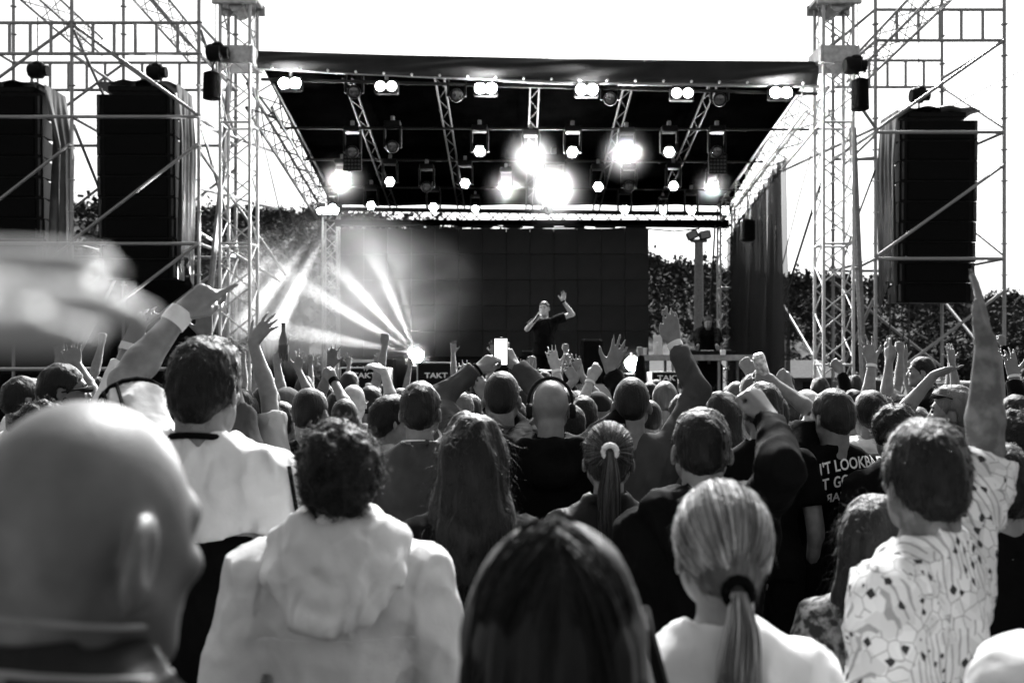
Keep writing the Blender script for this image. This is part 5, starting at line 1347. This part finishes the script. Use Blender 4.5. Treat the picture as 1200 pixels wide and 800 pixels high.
p = person('man in a black T-shirt with white slogan lettering across the back', 976, 457, 4.25, yaw=10, hair='short', hairm='hair_brown', top='tee', topm='cloth_black', wide=1.2, hyaw=10, sc_head=1.05,
           L=arm((908, 449), (890, 442), 'grip', dy=.25, el=(945, 478), n=(0, .9, -.2)))
print_text(p, "DON'T LOOKBACK", .072, .010, 1.398*p.s, arc=.5, sx=.78, slope=.10); print_text(p, 'NOT GOING TO', .070, .010, 1.325*p.s, arc=.5, sx=.80, slope=.10); print_text(p, 'ORDINARY', .054, .010, 1.255*p.s, mirror=True, arc=.5, slope=.10)
p = person('dark haired man in a black hoodie raising a bent arm with clenched fist', 822, 472, 2.85, yaw=-4, hair='short', hairm='hair_black', top='hoodie', topm='cloth_black', wide=1.08, headpad=.014, wr=.86, drop=.06,
           Rr=arm((903, 490), (884, 462), 'fist', dy=-.05, el=(925, 580), edy=-.40, n=(-.7, .6, 0)))
person('man with cropped hair half hidden behind the clenched fist', 893, 447, 4.1, yaw=6, hair='short', hairm='hair_brown', top='tee', topm='cloth_black')
person('woman with long wavy dark hair falling over a black jacket', 553, 478, 2.85, yaw=3, hair='longwavy', hairm='hair_black', top='jacket', topm='cloth_black', female=True, headpad=.03, wide=1.05)
p = person('woman with a brown ponytail held by a white hair tie, in a dark jacket', 713, 492, 3.2, yaw=-3, hair='pony', hairm='hair_brown', top='jacket', topm='nylon_dark', female=True, headpad=.012)
ponytail(p, 1000, 'hair_fair', 'hair_brown', .36, tie=(0, -.112, .035), wid=.0014, wave=.008, tie_m='cloth_white')
p = person('broad man in a dark polo shirt with a thin white collar line', 493, 447, 3.9, yaw=-3, hair='short', hairm='hair_dark', top='polo', topm='cloth_dark', wide=1.14)
ring_on(p, p.A(0, -.02, 1.487), (0, .2, 1), .080*p.s, .004, 'cloth_white', 'collar_line')
p = person('man with cropped hair in a dark jacket lifting a phone to film the stage', 588, 434, 4.3, yaw=-2, hair='buzz', hairm='hair_dark', top='jacket', topm='cloth_dark', wide=1.08,
           L=arm((560, 433), (580, 417), 'grip', dy=.25, el=(525, 478), n=(.6, .7, -.2)), Rr=arm((603, 428), (594, 412), 'grip', dy=.35, n=(-.6, .7, -.2)))
wristband(p, -1, 'cloth_black', .98, .012, .036)
ph_ = P(587, 412, DS(4.3)+.32); t = thing('smartphone', 'smartphone with a bright screen held up above the cropped head', 'phone', ph_)
MB().box((0, 0, 0), (.072, .009, .145), bev=.006).build('phone_body', M_black, t); MB().box((0, -.0055, 0), (.064, .002, .132), bev=.001).build('screen', emit('phone_screen', 1.2), t)
p = person('bald man in headphones and black hoodie with one arm flung up', 645, 446, 4.1, yaw=2, hair='bald', top='hoodie', topm='cloth_black', wide=1.12, headpad=.0, skin='skin',
           Rr=arm((715, 434), (726, 405), 'wave', dy=.3, el=(712, 470), n=(-.3, .9, 0)), L=arm((575, 470), (565, 455), 'relax', dy=.35, el=(595, 500)))
headphones(p)
p = person('man with cropped hair in a grey sweater stretching a flat hand high', 740, 441, 4.2, yaw=-5, hair='buzz', hairm='hair_dark', top='long', topm='cloth_dark', wide=1.1,
           Rr=arm((790, 402), (783, 357), 'flat', dy=.16, el=(835, 455), n=(.1, .95, 0)))
wristband(p, 1, 'cloth_white', .90, .03, .037)
# -- left side
p = person('bearded man in a light shirt seen in profile at the left edge', 74, 426, 4.5, yaw=-66, hair='short', hairm='hair_black', top='tee', topm='cloth_mid', Rr=arm((146, 432), (160, 414), 'open', dy=.1, el=(128, 478)), L=None, skin='skin_tan'); face(p, 'hair_dark'); glasses_on(p)
person('man in a white T-shirt at the far left edge', 27, 441, 5.0, yaw=-42, hair='short', hairm='hair_dark', top='tee', topm='cloth_white')
person('person with dark curly hair and a black jacket below the bearded man', 52, 466, 3.5, yaw=-26, hair='curly', hairm='hair_black', top='jacket', topm='cloth_black', headpad=.035)
p = person('person behind the football shirt raising a long white sleeve', 218, 455, 3.5, yaw=0, hair='short', top='long', topm='cloth_white', L=arm((152, 402), (168, 370), 'open', dy=.1, el=(118, 470), cuff=.70, n=(.3, .9, 0))); wristband(p, -1, t=.88, w=.03)
person('person behind the football shirt with one dark hand raised', 248, 450, 4.0, hair='short', top='tee', topm='cloth_dark', skin='skin_tan', Rr=arm((240, 392), (238, 362), 'open', dy=.2))
person('person in a pale top beside the football shirt, bare arm reaching up', 281, 455, 4.2, hair='short', hairm='hair_brown', top='tee', topm='cloth_light', Rr=arm((296, 400), (318, 374), 'spread', dy=.15, el=(312, 462), n=(.3, .9, -.2)))
person('person at the back rail with both hands up near the bearded profile', 92, 447, 6.4, hair='short', hairm='hair_black', top='tee', topm='cloth_grey', Rr=arm((90, 424), (88, 402), 'open', dy=.2), L=arm((82, 428), (76, 410), 'open', dy=.2))
person('man with shaved head in a light patterned T-shirt', 312, 450, 5.3, hair='buzz', hairm='hair_dark', top='tee', topm='fabric_camo', yaw=-6)
p = person('man in a grey cap and patterned shirt beside the shaved head', 337, 455, 5.9, hair='cap', hairm='cap_grey', top='tee', topm='fabric_camo', yaw=-30)
person('man with thinning dark hair in a black shirt', 364, 453, 4.4, hair='balding', hairm='hair_dark', top='tee', topm='cloth_black', yaw=-12, wide=1.08)
p = person('bald man with sunglasses pushed to the back of his head', 414, 451, 5.9, hair='bald', top='tee', topm='cloth_mid', headpad=0, skin='skin_pale'); glasses_on(p)
person('dark haired man directly beside the bald man with sunglasses', 434, 452, 6.4, hair='short', hairm='hair_black', top='tee', topm='cloth_dark')
p = person('dark haired woman in profile beside the polo shirt', 456, 465, 4.7, yaw=-52, hair='thick', hairm='hair_black', top='tee', topm='cloth_light', female=True); face(p)
person('person lifting a dark bottle above the crowd', 322, 458, 6.0, hair='short', top='tee', topm='cloth_grey', Rr=arm((324, 424), (331, 412), 'grip', dy=.2, el=(316, 462)))
bp_ = P(332, 404, DS(6.0)+.22); t = thing('bottle', 'dark glass bottle held upright in a raised hand', 'bottle', bp_)
MB().lathe([(.03, -.11), (.033, -.1), (.033, .03), (.014, .09), (.013, .14), (.015, .15)], n=14).build('glass_body', M_glass, t, True); MB().lathe([(.034, -.06), (.034, .0)], n=14).build('bottle_label', M_grey, t, True)
person('person with a pale hand spread beside the raised bottle', 348, 460, 7.0, hair='short', hairm='hair_brown', top='tee', topm='cloth_light', Rr=arm((349, 432), (352, 414), 'spread', dy=.2))
person('person with dark fingers spread wide before the rear lattice tower', 396, 458, 6.3, hair='short', top='tee', topm='cloth_black', skin='skin_tan', L=arm((388, 428), (391, 404), 'spread', dy=.2))
p = person('person with a wristwatch and raised fist between the bald heads', 404, 466, 5.3, hair='buzz', hairm='hair_dark', top='tee', topm='cloth_black', L=arm((391, 446), (381, 436), 'fist', dy=.2, el=(404, 468), n=(.5, .8, 0))); wristband(p, -1, 'cloth_black', .93, .03)
person('person with a pale bent-over hand up beside the polo shirt', 464, 462, 5.6, hair='short', hairm='hair_dark', top='tee', topm='cloth_white', skin='skin_pale', L=arm((450, 434), (431, 426), 'relax', dy=.2, el=(455, 470), n=(0, .4, -1)))
person('person with a white spread hand behind the long wavy hair', 552, 462, 6.2, hair='short', hairm='hair_brown', top='tee', topm='cloth_light', skin='skin_pale', L=arm((546, 447), (541, 430), 'spread', dy=.2))
for px_, D_, lab, kw in ((610, 7.6, 'person with a small pale hand up left of the singer', dict(L=arm((607, 442), (605, 428), 'open', dy=.2))), (626, 7.0, 'person with a pale hand up directly below the singer', dict(L=arm((621, 444), (619, 431), 'spread', dy=.2), skin='skin_pale'))):
    person(lab, px_, 453, D_, hair='short', top='tee', topm='cloth_dark', **kw)
p = person('person with a white wristbanded arm straight up before the singer', 662, 455, 5.8, hair='short', hairm='hair_dark', top='tee', topm='cloth_black', skin='skin_pale', L=arm((651, 431), (646, 412), 'open', dy=.2, el=(650, 466))); wristband(p, -1)
person('person clapping two pale hands beside the flung up black sleeve', 676, 458, 6.1, hair='short', hairm='hair_brown', top='tee', topm='cloth_grey', L=arm((674, 446), (666, 432), 'open', dy=.2), Rr=arm((680, 438), (674, 420), 'open', dy=.25))
p = person('person with a banded fist bent over beside the clapping hands', 684, 464, 5.3, hair='short', hairm='hair_dark', top='tee', topm='cloth_black', skin='skin_pale', Rr=arm((693, 444), (702, 428), 'grip', dy=.2, el=(690, 476))); wristband(p, 1)
# -- right side
person('grey haired man beside the high flat hand', 779, 447, 6.2, hair='short', hairm='hair_grey', top='tee', topm='cloth_mid')
person('grey haired man in a light shirt below the disc jockey', 884, 438, 5.4, hair='short', hairm='hair_grey', top='tee', topm='cloth_light', yaw=14, L=arm((880, 437), (872, 424), 'fist', dy=.3, el=(872, 462), n=(.4, .8, 0)))
person('dark bald man deep in the crowd below the disc jockey', 863, 447, 6.8, hair='bald', skin='skin_dark', top='tee', topm='cloth_black', headpad=0)
cn_ = P(893, 432, DS(4.25)+.28); t = thing('drink_can', 'tall pale can tipped in an outstretched hand', 'can', cn_); t.rotation_euler = (R(10), R(-18), 0)
MB().lathe([(.02, -.085), (.029, -.075), (.031, -.06), (.031, .06), (.027, .075), (.022, .08)], n=16).build('can_body', mat('can_print', .6, .3, .5, .8, 40), t, True)
p = person('man in a black hoodie with a pale hand raised near the can', 925, 456, 5.6, hair='short', hairm='hair_brown', top='tee', topm='cloth_black', L=arm((924, 449), (914, 437), 'fist', dy=.2, el=(935, 476), n=(.4, .8, 0)))
person('person in a dark sleeve with a small fist by the right lattice tower', 1000, 456, 6.6, hair='short', top='long', topm='cloth_black', L=arm((985, 434), (977, 425), 'fist', dy=.2, el=(992, 462), n=(.5, .8, 0)))
person('dark haired man in a white hoodie behind the slogan shirt', 1020, 456, 4.7, hair='short', hairm='hair_black', top='hoodie', topm='cloth_white', headpad=.013)
p = person('person with wristband and spread hand up before the right lattice tower', 1030, 464, 5.2, hair='thick', hairm='hair_dark', top='tee', topm='cloth_mid', L=arm((1022, 424), (1013, 394), 'spread', dy=.15, el=(1024, 470))); wristband(p, -1)
person('person with a hand held edge-on beside the spread hand', 1052, 462, 5.6, hair='short', top='tee', topm='cloth_black', L=arm((1042, 424), (1040, 397), 'flat', dy=.15, el=(1048, 466), n=(1, .3, 0)))
person('woman with tousled dark hair offering an upturned palm', 1048, 470, 4.0, hair='curly', hairm='hair_dark', top='tee', topm='cloth_black', female=True, headpad=.03, Rr=arm((1094, 440), (1123, 432), 'flat', dy=.1, el=(1082, 500), n=(0, .3, 1)))
p = person('fair spiky-haired man turned to the side under the speaker column', 1118, 450, 4.4, yaw=58, hair='spiky', hairm='hair_fair', top='tee', topm='cloth_black', headpad=.02); face(p); glasses_on(p, 'head')
p = person('man in black facing sideways before the right scaffold', 1080, 417, 8.6, yaw=74, hair='short', hairm='hair_dark', top='jacket', topm='cloth_black', wide=1.1, lod=1); face(p)
p = person('person in a dark sleeve with banded hand up at the right edge', 1190, 462, 5.0, hair='short', hairm='hair_dark', top='long', topm='cloth_black', L=arm((1188, 440), (1182, 408), 'open', dy=.15, el=(1194, 476))); wristband(p, -1, t=.93)
person('person with bushy dark hair at the right edge behind the tattooed arm', 1188, 476, 3.6, hair='curly', hairm='hair_black', top='tee', topm='cloth_black', headpad=.035)
person('dark haired woman in a black vest top with bare shoulders at the right edge', 1172, 515, 2.75, hair='thick', hairm='hair_black', top='tank', topm='cloth_black', female=True, headpad=.02)
# -- further heads
for i, (px_, top_, D_, hr, hm, tp, tm, lab) in enumerate((
    (520, 452, 6.6, 'cap', 'cap_black', 'tee', 'cloth_dark', 'person in a black cap behind the polo shirt'), (538, 458, 5.2, 'short', 'hair_fair', 'tee', 'cloth_light', 'fair haired person beside the long wavy hair'),
    (470, 455, 6.9, 'short', 'hair_dark', 'tee', 'cloth_grey', 'short haired person just behind the dark profile'), (604, 470, 5.4, 'short', 'hair_brown', 'tee', 'cloth_white', 'person in white between filming man and black hoodie'),
    (668, 474, 4.9, 'short', 'hair_dark', 'tee', 'cloth_mid', 'dark head tucked behind the black hoodie'), (700, 460, 6.0, 'cap', 'cap_black', 'tee', 'cloth_black', 'person in a dark cap left of the grey sweater'),
    (800, 462, 5.4, 'short', 'hair_brown', 'tee', 'cloth_white', 'person in white behind the dark haired hoodie man'), (846, 462, 5.0, 'longwavy', 'hair_brown', 'tee', 'cloth_grey', 'long haired woman beside the hoodie man'),
    (905, 462, 5.2, 'short', 'hair_dark', 'tee', 'cloth_white', 'dark haired person in white behind the clenched fist'), (945, 458, 5.8, 'cap', 'cap_white', 'tee', 'cloth_grey', 'person in a white cap beside the slogan shirt'),
    (1072, 476, 4.8, 'short', 'hair_fair', 'tee', 'cloth_light', 'fair haired person behind the upturned palm'), (1148, 466, 5.4, 'short', 'hair_dark', 'tee', 'cloth_dark', 'dark haired person behind the tattooed arm'),
    (290, 462, 5.8, 'thick', 'hair_dark', 'tee', 'cloth_dark', 'dark haired person right behind the football shirt'), (130, 462, 5.0, 'short', 'hair_black', 'tee', 'cloth_dark', 'dark haired person between bearded profile and football shirt'),
    (378, 466, 6.8, 'cap', 'cap_black', 'tee', 'cloth_black', 'person in a black cap behind the thinning hair'), (330, 470, 4.7, 'short', 'hair_black', 'jacket', 'cloth_char', 'person in a charcoal jacket beside the patterned shirt'),
    (760, 468, 5.6, 'buzz', 'hair_dark', 'tee', 'cloth_black', 'cropped dark head beside the grey sweater'), (955, 476, 4.9, 'thick', 'hair_black', 'tee', 'cloth_black', 'thick dark hair just left of the slogan shirt'))):
    person(lab, px_, top_, D_, yaw=(i*37 % 50)-25, hair=hr, hairm=hm, top=tp, topm=tm, female=(hr == 'longwavy'))
# -- the packed rows nearer the stage: a few builds, copied with their parts
rb = random.Random(21); PRO = []
SPEC = [('short', 'hair_dark', 'tee', 'cloth_black', 0), ('short', 'hair_brown', 'tee', 'cloth_light', 1), ('short', 'hair_black', 'tee', 'cloth_grey', 0), ('cap', 'cap_black', 'tee', 'cloth_dark', 0),
        ('short', 'hair_black', 'hoodie', 'cloth_black', 1), ('thick', 'hair_dark', 'tee', 'cloth_white', 0), ('longwavy', 'hair_brown', 'tee', 'cloth_dark', 0), ('short', 'hair_fair', 'tee', 'cloth_white', 1), ('thick', 'hair_black', 'tee', 'cloth_mid', 2)]
WORD = {'short': 'short haired', 'buzz': 'cropped', 'cap': 'capped', 'bald': 'bald', 'longwavy': 'long haired', 'thick': 'thick haired'}
TONE = {'cloth_black': 'black', 'cloth_light': 'light', 'cloth_grey': 'grey', 'cloth_dark': 'dark', 'cloth_white': 'white', 'cloth_mid': 'mid-grey'}
spots = []
for r_, D_ in enumerate((8.0, 9.2, 10.6, 12.2)):
    n_ = int(D_*1.06/.92)
    for k in range(n_):
        x = (-.53+1.06*(k+.5)/n_)*D_+rb.uniform(-.2, .2); spots.append((x, D_+rb.uniform(-.3, .3)))
rb.shuffle(spots)
for i, (x, y) in enumerate(spots):
    k = i % len(SPEC); hr, hm, tp, tm, up = SPEC[k]
    lab = f"{WORD[hr]} person in {TONE[tm]} in the packed rows before the stage"+(', one arm raised' if up == 1 else ', both arms raised' if up == 2 else '')
    if i < len(SPEC):
        px_ = 600+x/y*F; f_ = lambda dx, z: (600+(x+dx)/y*F, HY-(z-CZ)/y*F)
        kw = {}
        if up: kw['Rr'] = arm(f_(.24, 1.93), f_(.22, 2.12), ('open', 'fist', 'spread')[k % 3], dy=.12)
        if up == 2: kw['L'] = arm(f_(-.26, 1.90), f_(-.27, 2.1), 'open', dy=.12)
        p = person(lab, px_, 0, y, X=x, H=rb.uniform(1.62, 1.74), hair=hr, hairm=hm or 'hair_dark', top=tp, topm=tm, female=hr == 'longwavy', group=lab, lod=2, **kw); PRO.append(p.root)
    else:
        src = PRO[k]; c = src.copy(); COL.objects.link(c); c.location = (x, y, 0); c.rotation_euler = (0, 0, R(rb.uniform(-28, 28))); sc_ = rb.uniform(.93, 1.05); c.scale = (sc_,)*3
        c['label'] = lab; c['group'] = lab
        def cp(a, par):
            for ch in list(a.children):
                d = ch.copy(); COL.objects.link(d); d.parent = par; cp(ch, d)
        cp(src, c)
# -- on the stage
p = person('singer in a black T-shirt holding a microphone, other arm raised high', 638, 352, 16.4, yaw=176, kind_z=SZ, hair='buzz', hairm='hair_dark', top='tee', topm='cloth_black', skin='skin_pale', wide=1.1, lod=1, drop=.03, hyaw=-14,
           Rr=arm((628, 374), (634, 366), 'grip', dy=-.28, el=(612, 392), edy=-.1, n=(.6, .5, .2)), L=arm((660, 353), (661, 337), 'open', dy=-.05, el=(672, 376), n=(0, -1, 0)))
face(p); SING = p
wristband(p, -1, 'cloth_black', .93, .03)
m0 = P(631, 369, 16.08); t = thing('microphone', 'handheld microphone at the lips of the singer', 'microphone', m0); t.rotation_euler = (R(-20), R(35), 0)
MB().lathe([(.012, -.16), (.014, -.02), (.02, 0), (.02, .004)], n=12).build('grip', M_black, t, True); MB().lathe([(.019, .004), (.027, .025), (.022, .05), (.002, .06)], n=12).build('mesh_head', M_alu, t, True)
p = person('bearded disc jockey in black with headphones bent over the mixing table', 829, 371, 18.15, yaw=180, kind_z=SZ, H=1.74, drop=.10, hpitch=-22, hair='buzz', hairm='hair_grey', top='jacket', topm='cloth_black', skin='skin_pale', lod=1,
           Rr=arm((818, 407), (815, 413), 'relax', dy=-.62, n=(0, -.2, -1)), L=arm((840, 407), (842, 413), 'relax', dy=-.62, n=(0, -.2, -1)))
face(p, 'hair_grey'); headphones(p, pale=True)
